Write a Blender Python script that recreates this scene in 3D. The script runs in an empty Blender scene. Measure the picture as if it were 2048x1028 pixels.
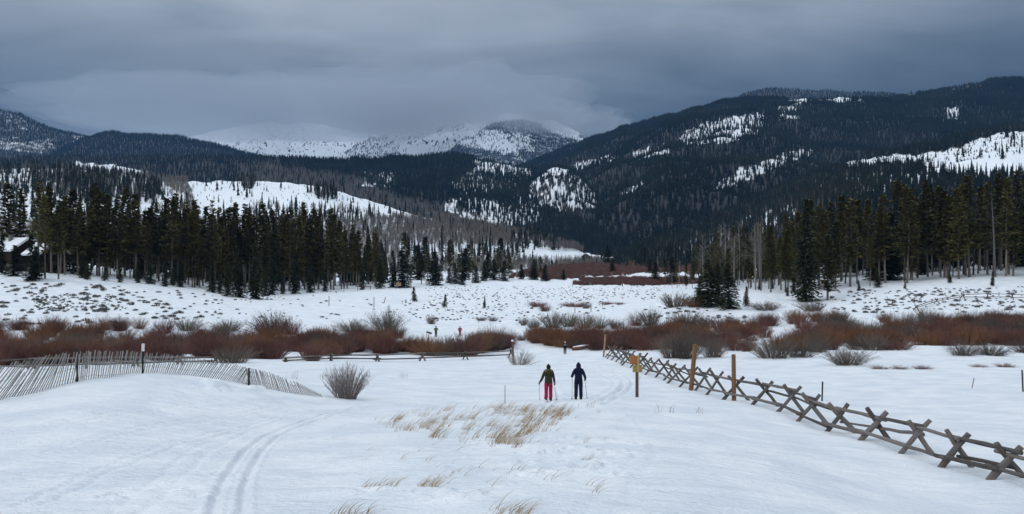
import bpy, bmesh, math, random
import numpy as np
from mathutils import Vector, Matrix

random.seed(11)
rng = np.random.default_rng(11)
scene = bpy.context.scene
COL = scene.collection
F, HZ, CX = 1479.0, 490.0, 1024.0          # focal length, eye-level row and centre column of the photograph

# ------------------------------------------------------------------ camera
cd = bpy.data.cameras.new('camera')
cd.sensor_width = 36.0
cd.lens = 36.0 * F / 2048.0
cd.shift_y = (HZ - 514.0) / 2048.0
cd.clip_start = 0.2
cd.clip_end = 40000.0
cam = bpy.data.objects.new('camera', cd)
COL.objects.link(cam)
cam.location = (0, 0, 0)
cam.rotation_euler = (math.pi / 2, 0, 0)
scene.camera = cam

# ------------------------------------------------------------------ world: overcast deck over a Nishita sky
SUN_EL, SUN_ROT = math.radians(38), math.radians(238)
world = bpy.data.worlds.new('World')
scene.world = world
world.use_nodes = True
wn, wl = world.node_tree.nodes, world.node_tree.links
wn.clear()


def N(nt, t, **kw):
    n = nt.nodes.new(t)
    for k, v in kw.items():
        setattr(n, k, v)
    return n


def M(nt, op, a, b=None, c=None, clamp=False):
    n = nt.nodes.new('ShaderNodeMath')
    n.operation = op
    n.use_clamp = clamp
    for i, v in enumerate((a, b, c)):
        if v is None:
            continue
        if isinstance(v, (int, float)):
            n.inputs[i].default_value = v
        else:
            nt.links.new(v, n.inputs[i])
    return n.outputs[0]


def smooth_range(nt, v, a, b, lo=0.0, hi=1.0):
    n = N(nt, 'ShaderNodeMapRange', interpolation_type='SMOOTHSTEP')
    nt.links.new(v, n.inputs['Value'])
    n.inputs['From Min'].default_value = a
    n.inputs['From Max'].default_value = b
    n.inputs['To Min'].default_value = lo
    n.inputs['To Max'].default_value = hi
    return n.outputs[0]


wt = world.node_tree
out = N(wt, 'ShaderNodeOutputWorld')
bg = N(wt, 'ShaderNodeBackground')
bg.inputs['Strength'].default_value = 0.1
wl.new(bg.outputs[0], out.inputs['Surface'])
sky = N(wt, 'ShaderNodeTexSky', sky_type='NISHITA')
sky.sun_disc = False
sky.sun_elevation = SUN_EL
sky.sun_rotation = SUN_ROT
tc = N(wt, 'ShaderNodeTexCoord')
sp = N(wt, 'ShaderNodeSeparateXYZ')
wl.new(tc.outputs['Generated'], sp.inputs[0])
dx, dy, dz = sp.outputs
zc = M(wt, 'MAXIMUM', dz, 0.0)
den = M(wt, 'ADD', zc, 0.22)
pc = N(wt, 'ShaderNodeCombineXYZ')
wl.new(M(wt, 'DIVIDE', dx, den), pc.inputs[0])
wl.new(M(wt, 'DIVIDE', dy, den), pc.inputs[1])


def wnoise(scale, stretch, detail, off, rot=0.0, dist=0.0):
    mp = N(wt, 'ShaderNodeMapping')
    mp.inputs['Location'].default_value = off
    mp.inputs['Rotation'].default_value = (0, 0, rot)
    mp.inputs['Scale'].default_value = stretch
    wl.new(pc.outputs[0], mp.inputs[0])
    n = N(wt, 'ShaderNodeTexNoise')
    n.inputs['Scale'].default_value = scale
    n.inputs['Detail'].default_value = detail
    n.inputs['Roughness'].default_value = 0.5
    n.inputs['Distortion'].default_value = dist
    wl.new(mp.outputs[0], n.inputs['Vector'])
    return n.outputs['Fac']


n1 = wnoise(0.75, (1, 1.0, 1), 5, (3.1, 1.7, 0), 0.15, 0.3)
n2 = wnoise(2.4, (0.6, 1.3, 1), 9, (7.3, 2.2, 0), 0.2, 0.5)
# brightness of the deck: dark towards the horizon, bright overhead, as overcast skies are
base = M(wt, 'ADD', smooth_range(wt, dz, 0.12, 0.95, 0.0, 0.80), smooth_range(wt, dz, 0.12, 0.36, 0.140, 0.355))
az = M(wt, 'ARCTAN2', dx, dy)
# darker rain-laden band low in the sky to the right of the valley, broad in azimuth
band = M(wt, 'MULTIPLY', smooth_range(wt, az, -0.05, 0.55), smooth_range(wt, dz, 0.36, 0.17))
var = M(wt, 'ADD', M(wt, 'MULTIPLY', M(wt, 'SUBTRACT', n1, 0.5), 1.15), M(wt, 'MULTIPLY', M(wt, 'SUBTRACT', n2, 0.5), 0.95))
val = M(wt, 'MULTIPLY', base, M(wt, 'SUBTRACT', M(wt, 'ADD', 1.0, var), M(wt, 'MULTIPLY', band, 0.55)))
# pale vapour low over the head of the valley
vap = M(wt, 'MULTIPLY', smooth_range(wt, dz, 0.225, 0.145), M(wt, 'MULTIPLY', smooth_range(wt, az, -0.75, -0.45), smooth_range(wt, az, 0.30, 0.0)))
val = M(wt, 'ADD', val, M(wt, 'MULTIPLY', vap, M(wt, 'ADD', 0.02, M(wt, 'MULTIPLY', n2, 0.10))))
val = M(wt, 'MAXIMUM', val, 0.05)
tint = N(wt, 'ShaderNodeMixRGB')
tint.inputs[1].default_value = (0.74, 0.97, 1.27, 1)
tint.inputs[2].default_value = (0.88, 1.0, 1.14, 1)
wl.new(smooth_range(wt, val, 0.06, 0.5), tint.inputs[0])
vm = N(wt, 'ShaderNodeVectorMath', operation='SCALE')
wl.new(tint.outputs[0], vm.inputs[0])
wl.new(M(wt, 'MULTIPLY', val, 10.0), vm.inputs['Scale'])
mixw = N(wt, 'ShaderNodeMixRGB')
mixw.inputs[0].default_value = 0.96
wl.new(sky.outputs[0], mixw.inputs[1])
wl.new(vm.outputs[0], mixw.inputs[2])
wl.new(mixw.outputs[0], bg.inputs['Color'])

# ------------------------------------------------------------------ sun behind the clouds
sd = bpy.data.lights.new('sun', 'SUN')
sd.energy = 0.8
sd.angle = math.radians(20)
sd.color = (1.0, 0.98, 0.95)
sun = bpy.data.objects.new('sun', sd)
COL.objects.link(sun)
sdir = Vector((math.sin(SUN_ROT) * math.cos(SUN_EL), math.cos(SUN_ROT) * math.cos(SUN_EL), math.sin(SUN_EL)))
sun.rotation_euler = (-sdir).to_track_quat('-Z', 'Y').to_euler()
sun.location = sdir * 300

scene.view_settings.view_transform = 'Standard'
scene.view_settings.look = 'None'
scene.view_settings.exposure = 0.0
scene.view_settings.gamma = 1.0
scene.view_settings.use_curve_mapping = False
scene.cycles.max_bounces = 6
scene.cycles.volume_bounces = 1
scene.cycles.use_denoising = True


# ------------------------------------------------------------------ small helpers
def tag(o, label=None, cat=None, group=None, kind=None):
    if label: o['label'] = label
    if cat: o['category'] = cat
    if group: o['group'] = group
    if kind: o['kind'] = kind
    return o


def empty(name, loc, rz=0.0):
    o = bpy.data.objects.new(name, None)
    o.empty_display_size = 0.2
    COL.objects.link(o)
    o.location = loc
    o.rotation_euler = (0, 0, rz)
    return o


def link_mesh(name, me, parent=None):
    o = bpy.data.objects.new(name, me)
    COL.objects.link(o)
    if parent is not None:
        o.parent = parent
    return o


class MB:
    """collects tubes, boxes and free faces into one mesh"""

    def __init__(s):
        s.v, s.f, s.m = [], [], []

    def face(s, pts, mat=0):
        k = len(s.v)
        s.v.extend([tuple(p) for p in pts])
        s.f.append(tuple(range(k, k + len(pts))))
        s.m.append(mat)

    def box(s, c, size, R=None, mat=0):
        k = len(s.v)
        hx, hy, hz = size[0] / 2, size[1] / 2, size[2] / 2
        for x in (-hx, hx):
            for y in (-hy, hy):
                for z in (-hz, hz):
                    p = Vector((x, y, z))
                    if R is not None:
                        p = R @ p
                    s.v.append((p.x + c[0], p.y + c[1], p.z + c[2]))
        for f in ((0, 1, 3, 2), (4, 6, 7, 5), (0, 4, 5, 1), (2, 3, 7, 6), (0, 2, 6, 4), (1, 5, 7, 3)):
            s.f.append(tuple(k + i for i in f))
            s.m.append(mat)

    def tube(s, pts, rad, n=6, cap=True, mat=0, squash=1.0):
        pts = [Vector(p) for p in pts]
        k0 = len(s.v)
        for i, p in enumerate(pts):
            d = (pts[min(i + 1, len(pts) - 1)] - pts[max(i - 1, 0)])
            if d.length < 1e-9:
                d = Vector((0, 0, 1))
            d.normalize()
            up = Vector((0, 0, 1)) if abs(d.z) < 0.9 else Vector((1, 0, 0))
            a = d.cross(up).normalized()
            b = a.cross(d).normalized()
            r = rad[i] if hasattr(rad, '__len__') else rad
            for j in range(n):
                t = 2 * math.pi * j / n
                q = p + a * (math.cos(t) * r) + b * (math.sin(t) * r * squash)
                s.v.append((q.x, q.y, q.z))
        for i in range(len(pts) - 1):
            for j in range(n):
                a0 = k0 + i * n + j
                a1 = k0 + i * n + (j + 1) % n
                s.f.append((a0, a1, a1 + n, a0 + n))
                s.m.append(mat)
        if cap:
            s.f.append(tuple(k0 + j for j in reversed(range(n))))
            s.m.append(mat)
            e = k0 + (len(pts) - 1) * n
            s.f.append(tuple(e + j for j in range(n)))
            s.m.append(mat)

    def ball(s, c, r, nu=8, nv=6, mat=0):
        rx, ry, rz = r if hasattr(r, '__len__') else (r, r, r)
        k = len(s.v)
        for i in range(nv + 1):
            th = math.pi * i / nv
            for j in range(nu):
                ph = 2 * math.pi * j / nu
                s.v.append((c[0] + rx * math.sin(th) * math.cos(ph), c[1] + ry * math.sin(th) * math.sin(ph), c[2] + rz * math.cos(th)))
        for i in range(nv):
            for j in range(nu):
                a = k + i * nu + j
                b = k + i * nu + (j + 1) % nu
                s.f.append((a, a + nu, b + nu, b))
                s.m.append(mat)

    def mesh(s, name, mats, smooth=False):
        me = bpy.data.meshes.new(name)
        me.from_pydata(s.v, [], s.f)
        for m in (mats if isinstance(mats, (list, tuple)) else [mats]):
            me.materials.append(m)
        if len(me.materials) > 1:
            me.polygons.foreach_set('material_index', s.m)
        if smooth:
            me.polygons.foreach_set('use_smooth', [True] * len(me.polygons))
        me.update()
        return me

    def build(s, name, mats, parent=None, smooth=False):
        return link_mesh(name, s.mesh(name, mats, smooth), parent)


def grid_mesh(name, V, smooth=True):
    """V: (rows, cols, 3) array -> quad mesh"""
    r, c = V.shape[:2]
    me = bpy.data.meshes.new(name)
    idx = np.arange(r * c).reshape(r, c)
    q = np.stack([idx[:-1, :-1], idx[:-1, 1:], idx[1:, 1:], idx[1:, :-1]], -1).reshape(-1, 4)
    me.vertices.add(r * c)
    me.vertices.foreach_set('co', V.reshape(-1).astype(np.float32))
    me.loops.add(q.size)
    me.loops.foreach_set('vertex_index', q.reshape(-1).astype(np.int32))
    me.polygons.add(len(q))
    me.polygons.foreach_set('loop_start', np.arange(0, q.size, 4, dtype=np.int32))
    me.polygons.foreach_set('loop_total', np.full(len(q), 4, dtype=np.int32))
    if smooth:
        me.polygons.foreach_set('use_smooth', np.ones(len(q), dtype=bool))
    me.update()
    me.validate()
    return me


def _hash(ix, iy, seed):
    h = (ix.astype(np.int64) * 374761393 + iy.astype(np.int64) * 668265263 + seed * 974634777) & 0xffffffff
    h = ((h ^ (h >> 13)) * 1274126177) & 0xffffffff
    h = (h ^ (h >> 16)) & 0xffff
    return h / 65535.0


def vnoise(x, y, seed=0):
    x = np.asarray(x, float); y = np.asarray(y, float)
    ix, iy = np.floor(x), np.floor(y)
    fx, fy = x - ix, y - iy
    fx = fx * fx * fx * (fx * (fx * 6 - 15) + 10)
    fy = fy * fy * fy * (fy * (fy * 6 - 15) + 10)
    a = _hash(ix, iy, seed); b = _hash(ix + 1, iy, seed)
    c = _hash(ix, iy + 1, seed); d = _hash(ix + 1, iy + 1, seed)
    return (a * (1 - fx) + b * fx) * (1 - fy) + (c * (1 - fx) + d * fx) * fy - 0.5


def fbm(x, y, seed=0, octv=4):
    t, amp = 0.0, 1.0
    for i in range(octv):
        t = t + vnoise(x * 2 ** i + 17.3 * i, y * 2 ** i - 9.1 * i, seed + i) * amp
        amp *= 0.5
    return t


def inside(poly, x, y):
    r = np.zeros(np.shape(x), bool)
    n = len(poly)
    for i in range(n):
        x0, y0 = poly[i]; x1, y1 = poly[(i + 1) % n]
        if y0 == y1:
            continue
        c = ((y0 > y) != (y1 > y)) & (x < (x1 - x0) * (y - y0) / (y1 - y0) + x0)
        r ^= c
    return r


# ------------------------------------------------------------------ the lie of the land
_by = np.array([-20, 0, 34.5, 104, 140, 300, 1000, 3000, 9000], float)
_bd = np.array([-1.1, 2.0, 7.3, 15.0, 15.4, 15.8, 16.0, 16.0, 16.0])
_ty = np.linspace(-20, 3000, 30200)
_tb = np.interp(_ty, _by, _bd)
_k = np.hanning(161); _k /= _k.sum()
_tb2 = np.convolve(np.pad(_tb, 80, mode='edge'), _k, 'valid')
_tb2[:80] = _tb[:80]


def base_drop(Y):
    return np.interp(Y, _ty, _tb2)


# px, py, distance: where the photograph shows the snow
CTRL = [
    (1024, 1028, 9.5), (500, 1028, 9.5), (0, 1028, 9.3), (-500, 1020, 9.5), (1500, 1028, 10.5), (1750, 1028, 12.2),
    (1024, 945, 13), (500, 945, 13), (1500, 940, 14.5), (0, 945, 12.7), (1850, 1005, 15),
    (1000, 840, 24.5), (1100, 822, 27.5), (800, 850, 23),
    (1097, 802, 34.5), (1156, 799, 34.7), (900, 805, 34), (1275, 795, 36),
    (2035, 958, 18), (1921, 937, 19.8), (1828, 908, 22.1), (1746, 884, 24.6), (1678, 866, 27.1), (1579, 828, 32),
    (1524, 812, 35.5), (1474, 799, 39.4), (1433, 790, 43.4), (1330, 757, 58), (1275, 736, 70.7), (1215, 712, 93),
    (-120, 822, 25), (0, 801, 26), (80, 782, 27), (154, 764, 28), (220, 752, 30), (287, 744, 31), (360, 750, 32), (430, 757, 32.5),
    (500, 770, 33), (570, 784, 33), (640, 793, 33.5), (692, 797, 35), (300, 800, 25), (150, 850, 19), (500, 840, 24),
    (0, 736, 66), (200, 731, 70), (430, 727, 74), (570, 722, 79), (800, 722, 82), (1025, 725, 86), (-300, 736, 66),
    (1060, 730, 80), (1130, 707, 104), (1700, 730, 70), (1950, 715, 78), (2200, 715, 78), (1800, 800, 42), (2100, 800, 40),
    # left slope
    (0, 655, 118), (-400, 650, 118), (200, 655, 122), (400, 655, 128), (600, 655, 132), (800, 640, 151), (1000, 640, 151),
    (0, 560, 165), (100, 556, 172), (250, 562, 190), (400, 577, 205), (500, 587, 213), (600, 586, 222), (700, 581, 238), (790, 574, 255),
    (0, 535, 215), (200, 540, 230), (400, 560, 260), (600, 570, 280), (-500, 545, 180), (100, 610, 142), (300, 610, 150),
    (0, 520, 320), (300, 535, 360), (600, 548, 400), (-500, 500, 320),
    # valley
    (1024, 600, 205), (1200, 600, 205), (1024, 571, 288), (1200, 571, 288), (1320, 571, 285),
    (1200, 560, 335), (1100, 545, 430), (1200, 520, 800), (900, 550, 390), (1250, 516, 930),
    # right slope
    (1440, 612, 150), (1500, 614, 150), (1610, 604, 165), (1490, 580, 195), (1700, 580, 180), (1800, 572, 178), (1900, 562, 176), (2048, 557, 174),
    (2300, 550, 172), (1900, 640, 125), (2048, 625, 130), (2048, 590, 150), (1750, 640, 128), (1600, 640, 128), (1400, 650, 130), (2400, 625, 130),
    (1390, 571, 270), (1600, 545, 260), (1800, 535, 260), (2048, 520, 260), (2400, 505, 260), (1700, 520, 400), (2048, 490, 400),
]
_c = np.array(CTRL, float)
_ca = (_c[:, 0] - CX) / F
_cY = _c[:, 2]
_cres = -(-(_c[:, 1] - HZ) / F * _cY) - base_drop(_cY)         # extra drop
_far = [(a, Y, 0.0) for Y in (1.5, 4.0) for a in (-0.9, -0.3, 0.3, 0.9)]
_far += [(a, 1600, 0.0) for a in (-0.9, -0.4, 0, 0.4, 0.9)] + [(-1.3, 30, 0), (1.3, 30, 1.0), (-1.3, 10, 0), (1.3, 10, 1.0)]
_A = np.concatenate([_ca, [t[0] for t in _far]]) * 1.6
_L = np.log(np.concatenate([_cY, [t[1] for t in _far]]))
_R = np.concatenate([_cres, [t[2] for t in _far]])


def _phi(d2):
    return 0.5 * d2 * np.log(d2 + 1e-12)


_n = len(_A)
_K = _phi((_A[:, None] - _A[None]) ** 2 + (_L[:, None] - _L[None]) ** 2) + np.eye(_n) * 0.0015
_P = np.stack([np.ones(_n), _A, _L], 1)
_S = np.block([[_K, _P], [_P.T, np.zeros((3, 3))]])
_W = np.linalg.solve(_S, np.concatenate([_R, np.zeros(3)]))


def residual(X, Y):
    X = np.asarray(X, float); Y = np.asarray(Y, float)
    Yc = np.clip(Y, 1.5, 1600)
    a = np.clip(X / np.maximum(Yc, 1.5), -1.3, 1.3) * 1.6
    L = np.log(Yc)
    sh = a.shape
    a = a.ravel(); L = L.ravel()
    o = np.empty(len(a))
    for s in range(0, len(a), 40000):
        e = slice(s, s + 40000)
        d2 = (a[e, None] - _A[None]) ** 2 + (L[e, None] - _L[None]) ** 2
        o[e] = _phi(d2) @ _W[:_n] + _W[_n] + _W[_n + 1] * a[e] + _W[_n + 2] * L[e]
    return o.reshape(sh)


def H(X, Y):
    """height of the snow at world X, Y (eye level is 0)"""
    X = np.asarray(X, float); Y = np.asarray(Y, float)
    z = -(base_drop(Y) + residual(X, Y))
    near = np.clip((70 - Y) / 40, 0, 1)
    z = z + fbm(X / 7, Y / 7, 3, 3) * 0.16 * near
    mid = np.clip((Y - 95) / 40, 0, 1)
    z = z + fbm(X / 9, Y / 9, 5, 4) * 0.45 * mid * np.clip((900 - Y) / 500, 0.2, 1)
    bank = np.clip(1 - np.abs(Y - 92) / 30, 0, 1)
    z = z + fbm(X / 6, Y / 6, 8, 2) * 0.34 * bank * np.clip((np.abs(X - 7) - 5) / 4, 0, 1)
    return z


def h1(x, y):
    return float(H(np.array([x]), np.array([y]))[0])


_march = np.geomspace(8.5, 900, 900)


def hit(px, py):
    """where the ray through a pixel of the photograph meets the snow"""
    X = (px - CX) / F * _march
    yy = HZ - F * H(X, _march) / _march
    k = np.argmax(yy <= py)
    if yy[k] > py:
        k = len(_march) - 1
    Y = _march[k]
    if k > 0:
        y0, y1 = yy[k - 1], yy[k]
        t = (y0 - py) / (y0 - y1 + 1e-9)
        Y = _march[k - 1] + (_march[k] - _march[k - 1]) * min(max(t, 0), 1)
    x = (px - CX) / F * Y
    return Vector((x, Y, h1(x, Y)))


# ------------------------------------------------------------------ materials
def new_mat(name):
    m = bpy.data.materials.new(name)
    m.use_nodes = True
    nt = m.node_tree
    b = nt.nodes['Principled BSDF']
    return m, nt, b


def plain(name, col, rough=0.8, var=0.25, scale=8.0, inst=0.0, bump=0.0, spec=0.15):
    """base colour broken up by noise and, for copies, by a per-object random"""
    m, nt, b = new_mat(name)
    b.inputs['Roughness'].default_value = rough
    b.inputs['Specular IOR Level'].default_value = spec
    t = N(nt, 'ShaderNodeTexCoord')
    n = N(nt, 'ShaderNodeTexNoise')
    n.inputs['Scale'].default_value = scale
    n.inputs['Detail'].default_value = 4
    nt.links.new(t.outputs['Object'], n.inputs['Vector'])
    f = M(nt, 'MULTIPLY', M(nt, 'SUBTRACT', n.outputs['Fac'], 0.5), 2 * var)
    if inst:
        oi = N(nt, 'ShaderNodeObjectInfo')
        f = M(nt, 'ADD', f, M(nt, 'MULTIPLY', M(nt, 'SUBTRACT', oi.outputs['Random'], 0.5), 2 * inst))
    f = M(nt, 'ADD', f, 1.0)
    v = N(nt, 'ShaderNodeVectorMath', operation='SCALE')
    v.inputs[0].default_value = col
    nt.links.new(f, v.inputs['Scale'])
    nt.links.new(v.outputs[0], b.inputs['Base Color'])
    if bump:
        bp = N(nt, 'ShaderNodeBump')
        bp.inputs['Strength'].default_value = bump
        bp.inputs['Distance'].default_value = 0.02
        nt.links.new(n.outputs['Fac'], bp.inputs['Height'])
        nt.links.new(bp.outputs[0], b.inputs['Normal'])
    return m


def two_tone(name, c1, c2, rough=0.8, scale=2.0, stand=0.0):
    """each copy of a plant lies somewhere between two colours, with small local variation"""
    m, nt, b = new_mat(name)
    b.inputs['Roughness'].default_value = rough
    b.inputs['Specular IOR Level'].default_value = 0.06
    oi = N(nt, 'ShaderNodeObjectInfo')
    t = N(nt, 'ShaderNodeTexCoord')
    n = N(nt, 'ShaderNodeTexNoise')
    n.inputs['Scale'].default_value = scale
    n.inputs['Detail'].default_value = 3
    nt.links.new(t.outputs['Object'], n.inputs['Vector'])
    f = M(nt, 'ADD', M(nt, 'MULTIPLY', oi.outputs['Random'], 0.65), M(nt, 'MULTIPLY', M(nt, 'SUBTRACT', n.outputs['Fac'], 0.3), 0.8), clamp=True)
    if stand:
        g = N(nt, 'ShaderNodeNewGeometry')
        n2_ = N(nt, 'ShaderNodeTexNoise')
        n2_.inputs['Scale'].default_value = stand
        n2_.inputs['Detail'].default_value = 3
        nt.links.new(g.outputs['Position'], n2_.inputs['Vector'])
        f = M(nt, 'ADD', f, M(nt, 'MULTIPLY', M(nt, 'SUBTRACT', n2_.outputs['Fac'], 0.55), 2.4), clamp=True)
    x = N(nt, 'ShaderNodeMixRGB')
    x.inputs[1].default_value = (*c1, 1)
    x.inputs[2].default_value = (*c2, 1)
    nt.links.new(f, x.inputs[0])
    nt.links.new(x.outputs[0], b.inputs['Base Color'])
    return m


def snow_material(name, ripple=True, floor=False):
    m, nt, b = new_mat(name)
    b.inputs['Roughness'].default_value = 0.6
    b.inputs['Specular IOR Level'].default_value = 0.25
    g = N(nt, 'ShaderNodeNewGeometry')

    def ns(scale, stretch, detail=4, rough=0.55):
        mp = N(nt, 'ShaderNodeMapping')
        mp.inputs['Scale'].default_value = stretch
        nt.links.new(g.outputs['Position'], mp.inputs[0])
        n = N(nt, 'ShaderNodeTexNoise')
        n.inputs['Scale'].default_value = scale
        n.inputs['Detail'].default_value = detail
        n.inputs['Roughness'].default_value = rough
        nt.links.new(mp.outputs[0], n.inputs['Vector'])
        return n.outputs['Fac']

    cr = N(nt, 'ShaderNodeMixRGB')
    cr.inputs[1].default_value = (0.77, 0.80, 0.83, 1)
    cr.inputs[2].default_value = (0.90, 0.905, 0.91, 1)
    nt.links.new(smooth_range(nt, ns(0.5, (1, 1, 1)), 0.35, 0.65), cr.inputs[0])
    col = cr.outputs[0]
    if floor:
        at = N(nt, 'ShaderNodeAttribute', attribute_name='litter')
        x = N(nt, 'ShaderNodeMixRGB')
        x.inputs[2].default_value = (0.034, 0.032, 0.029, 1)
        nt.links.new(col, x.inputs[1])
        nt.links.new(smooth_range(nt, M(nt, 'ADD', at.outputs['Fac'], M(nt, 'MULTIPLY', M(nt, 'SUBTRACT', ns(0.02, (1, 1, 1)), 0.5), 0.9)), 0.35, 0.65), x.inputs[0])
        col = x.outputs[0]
    nt.links.new(col, b.inputs['Base Color'])
    if ripple:
        h = M(nt, 'ADD', M(nt, 'MULTIPLY', ns(1.6, (0.35, 1.5, 1), 5, 0.6), 1.0), M(nt, 'MULTIPLY', ns(7.0, (0.6, 1.3, 1), 4, 0.65), 0.5))
        h = M(nt, 'ADD', h, M(nt, 'ADD', M(nt, 'MULTIPLY', ns(40.0, (1, 1, 1), 2), 0.045), M(nt, 'MULTIPLY', ns(20.0, (0.6, 1.3, 1), 3), 0.14)))
        bp = N(nt, 'ShaderNodeBump')
        bp.inputs['Strength'].default_value = 0.95
        bp.inputs['Distance'].default_value = 0.2
        nt.links.new(h, bp.inputs['Height'])
        nt.links.new(bp.outputs[0], b.inputs['Normal'])
    else:
        bp = N(nt, 'ShaderNodeBump')
        bp.inputs['Strength'].default_value = 0.5
        bp.inputs['Distance'].default_value = 6.0
        nt.links.new(ns(0.03, (1, 1, 1), 6, 0.6), bp.inputs['Height'])
        nt.links.new(bp.outputs[0], b.inputs['Normal'])
    return m


SNOW = snow_material('snow')
HILL = snow_material('snow_and_forest_floor', ripple=False, floor=True)
ROOF_SNOW = plain('roof_snow', (0.85, 0.86, 0.88), 0.6, 0.06, 1.0, bump=0.2)
NEEDLES = two_tone('pine_needles', (0.052, 0.052, 0.024), (0.150, 0.128, 0.045))
NEEDLES_DARK = two_tone('spruce_needles', (0.030, 0.040, 0.026), (0.060, 0.066, 0.036))
NEEDLES_FAR = two_tone('far_needles', (0.011, 0.018, 0.018), (0.036, 0.044, 0.032), scale=0.2, stand=0.006)
NEEDLES_YOUNG = two_tone('sapling_needles', (0.05, 0.06, 0.03), (0.08, 0.085, 0.05))
BARK = plain('pine_bark', (0.17, 0.145, 0.12), 0.9, 0.35, 3.0, inst=0.3)
BARK_PALE = plain('aspen_bark', (0.27, 0.25, 0.22), 0.9, 0.3, 3.0, inst=0.3)
DEAD = plain('dead_wood', (0.11, 0.098, 0.092), 0.9, 0.3, 2.0, inst=0.35)
TWIG = plain('aspen_twigs', (0.165, 0.145, 0.128), 0.9, 0.3, 0.5, inst=0.3)
W_RED = two_tone('willow_red', (0.115, 0.060, 0.054), (0.20, 0.098, 0.078), scale=1.5)
W_ORANGE = two_tone('willow_orange', (0.16, 0.084, 0.048), (0.26, 0.135, 0.07), scale=1.5)
W_GREY = two_tone('willow_grey', (0.085, 0.072, 0.064), (0.19, 0.155, 0.125), scale=1.5)
W_FROST = two_tone('willow_frosted', (0.16, 0.13, 0.12), (0.33, 0.29, 0.27), scale=3.0)
SAGE = two_tone('sagebrush', (0.10, 0.10, 0.09), (0.17, 0.165, 0.15))
GRASS = two_tone('dry_grass', (0.26, 0.17, 0.085), (0.55, 0.40, 0.23), scale=3.0)
FENCE_WOOD = plain('weathered_log', (0.145, 0.125, 0.112), 0.9, 0.75, 5.0, inst=0.45, bump=0.6)
SLAT_WOOD = plain('weathered_slat', (0.30, 0.28, 0.255), 0.9, 0.25, 6.0, inst=0.25)
POST_WOOD = plain('stained_post', (0.20, 0.105, 0.05), 0.8, 0.35, 4.0, bump=0.3)
WIRE = plain('wire', (0.12, 0.12, 0.12), 0.5)
STEEL = plain('post_steel', (0.025, 0.032, 0.03), 0.6)

# ------------------------------------------------------------------ ground sheet
cols = np.concatenate([np.arange(-2600, -320, 60), np.arange(-320, 2380, 3.0), np.arange(2380, 4700, 60)])
rows = [1.2]
while rows[-1] < 2600:
    y = rows[-1]
    rows.append(y * (1.05 if y < 7 else 1.0065 if y < 62 else 1.011 if y < 330 else 1.03))
rows = np.array(rows)
GX = (cols[None, :] - CX) / F * rows[:, None]
GY = np.repeat(rows[:, None], len(cols), 1)
# coarse in the far rows would be wasted on residual(): evaluate on the grid directly
GZ = H(GX, GY)
near = np.clip((60 - GY) / 30, 0, 1)
GZ += fbm(GX / 1.6, GY / 0.5, 21, 3) * 0.05 * near
GZ += fbm((GX + .3 * GY) / 0.6, GY / 0.22, 23, 3) * 0.022 * np.clip((38 - GY) / 15, 0, 1)
GZ += np.maximum(fbm(GX / 2.6 + 4, GY / 0.9, 31, 3) - 0.1, 0) * 0.10 * near


def polydist(pts, X, Y):
    """signed offset from a polyline and distance past its ends, in metres"""
    best = np.full(X.shape, 1e9); sgn = np.zeros(X.shape)
    for (x0, y0), (x1, y1) in zip(pts[:-1], pts[1:]):
        dx_, dy_ = x1 - x0, y1 - y0
        L2 = dx_ * dx_ + dy_ * dy_
        t = np.clip(((X - x0) * dx_ + (Y - y0) * dy_) / L2, 0, 1)
        ex, ey = X - (x0 + t * dx_), Y - (y0 + t * dy_)
        d = np.hypot(ex, ey)
        s = np.sign(dx_ * ey - dy_ * ex)
        m = d < best
        best = np.where(m, d, best); sgn = np.where(m, s, sgn)
    return best * sgn


def dense(pts, n=6):
    """Catmull-Rom through the points"""
    p = [np.array(q) for q in pts]
    p = [2 * p[0] - p[1]] + p + [2 * p[-1] - p[-2]]
    o = []
    for i in range(1, len(p) - 2):
        for k in range(n):
            t = k / n
            o.append(0.5 * ((2 * p[i]) + (-p[i - 1] + p[i + 1]) * t + (2 * p[i - 1] - 5 * p[i] + 4 * p[i + 1] - p[i + 2]) * t * t
                            + (-p[i - 1] + 3 * p[i] - 3 * p[i + 1] + p[i + 2]) * t ** 3))
    o.append(p[-2])
    return [tuple(q) for q in o]


def track(px_pts, gauge, depth, width, wob):
    w = [hit(*q) for q in px_pts]
    pts = dense([(q.x, q.y) for q in w], 5)
    xs = [q[0] for q in pts]; ys = [q[1] for q in pts]
    sel = (GX > min(xs) - 2) & (GX < max(xs) + 2) & (GY > min(ys) - 2) & (GY < max(ys) + 2)
    X, Y = GX[sel], GY[sel]
    d = polydist(pts, X, Y)
    d = d + fbm(X / 1.5, Y / 1.5, 77, 2) * wob
    g = np.zeros(X.shape)
    for off in (-gauge / 2, gauge / 2):
        e = d - off
        g -= depth * np.exp(-(e / width) ** 2)
        g += 0.35 * depth * np.exp(-((np.abs(e) - 2.2 * width) / width) ** 2)
    GZ[sel] += g


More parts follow.
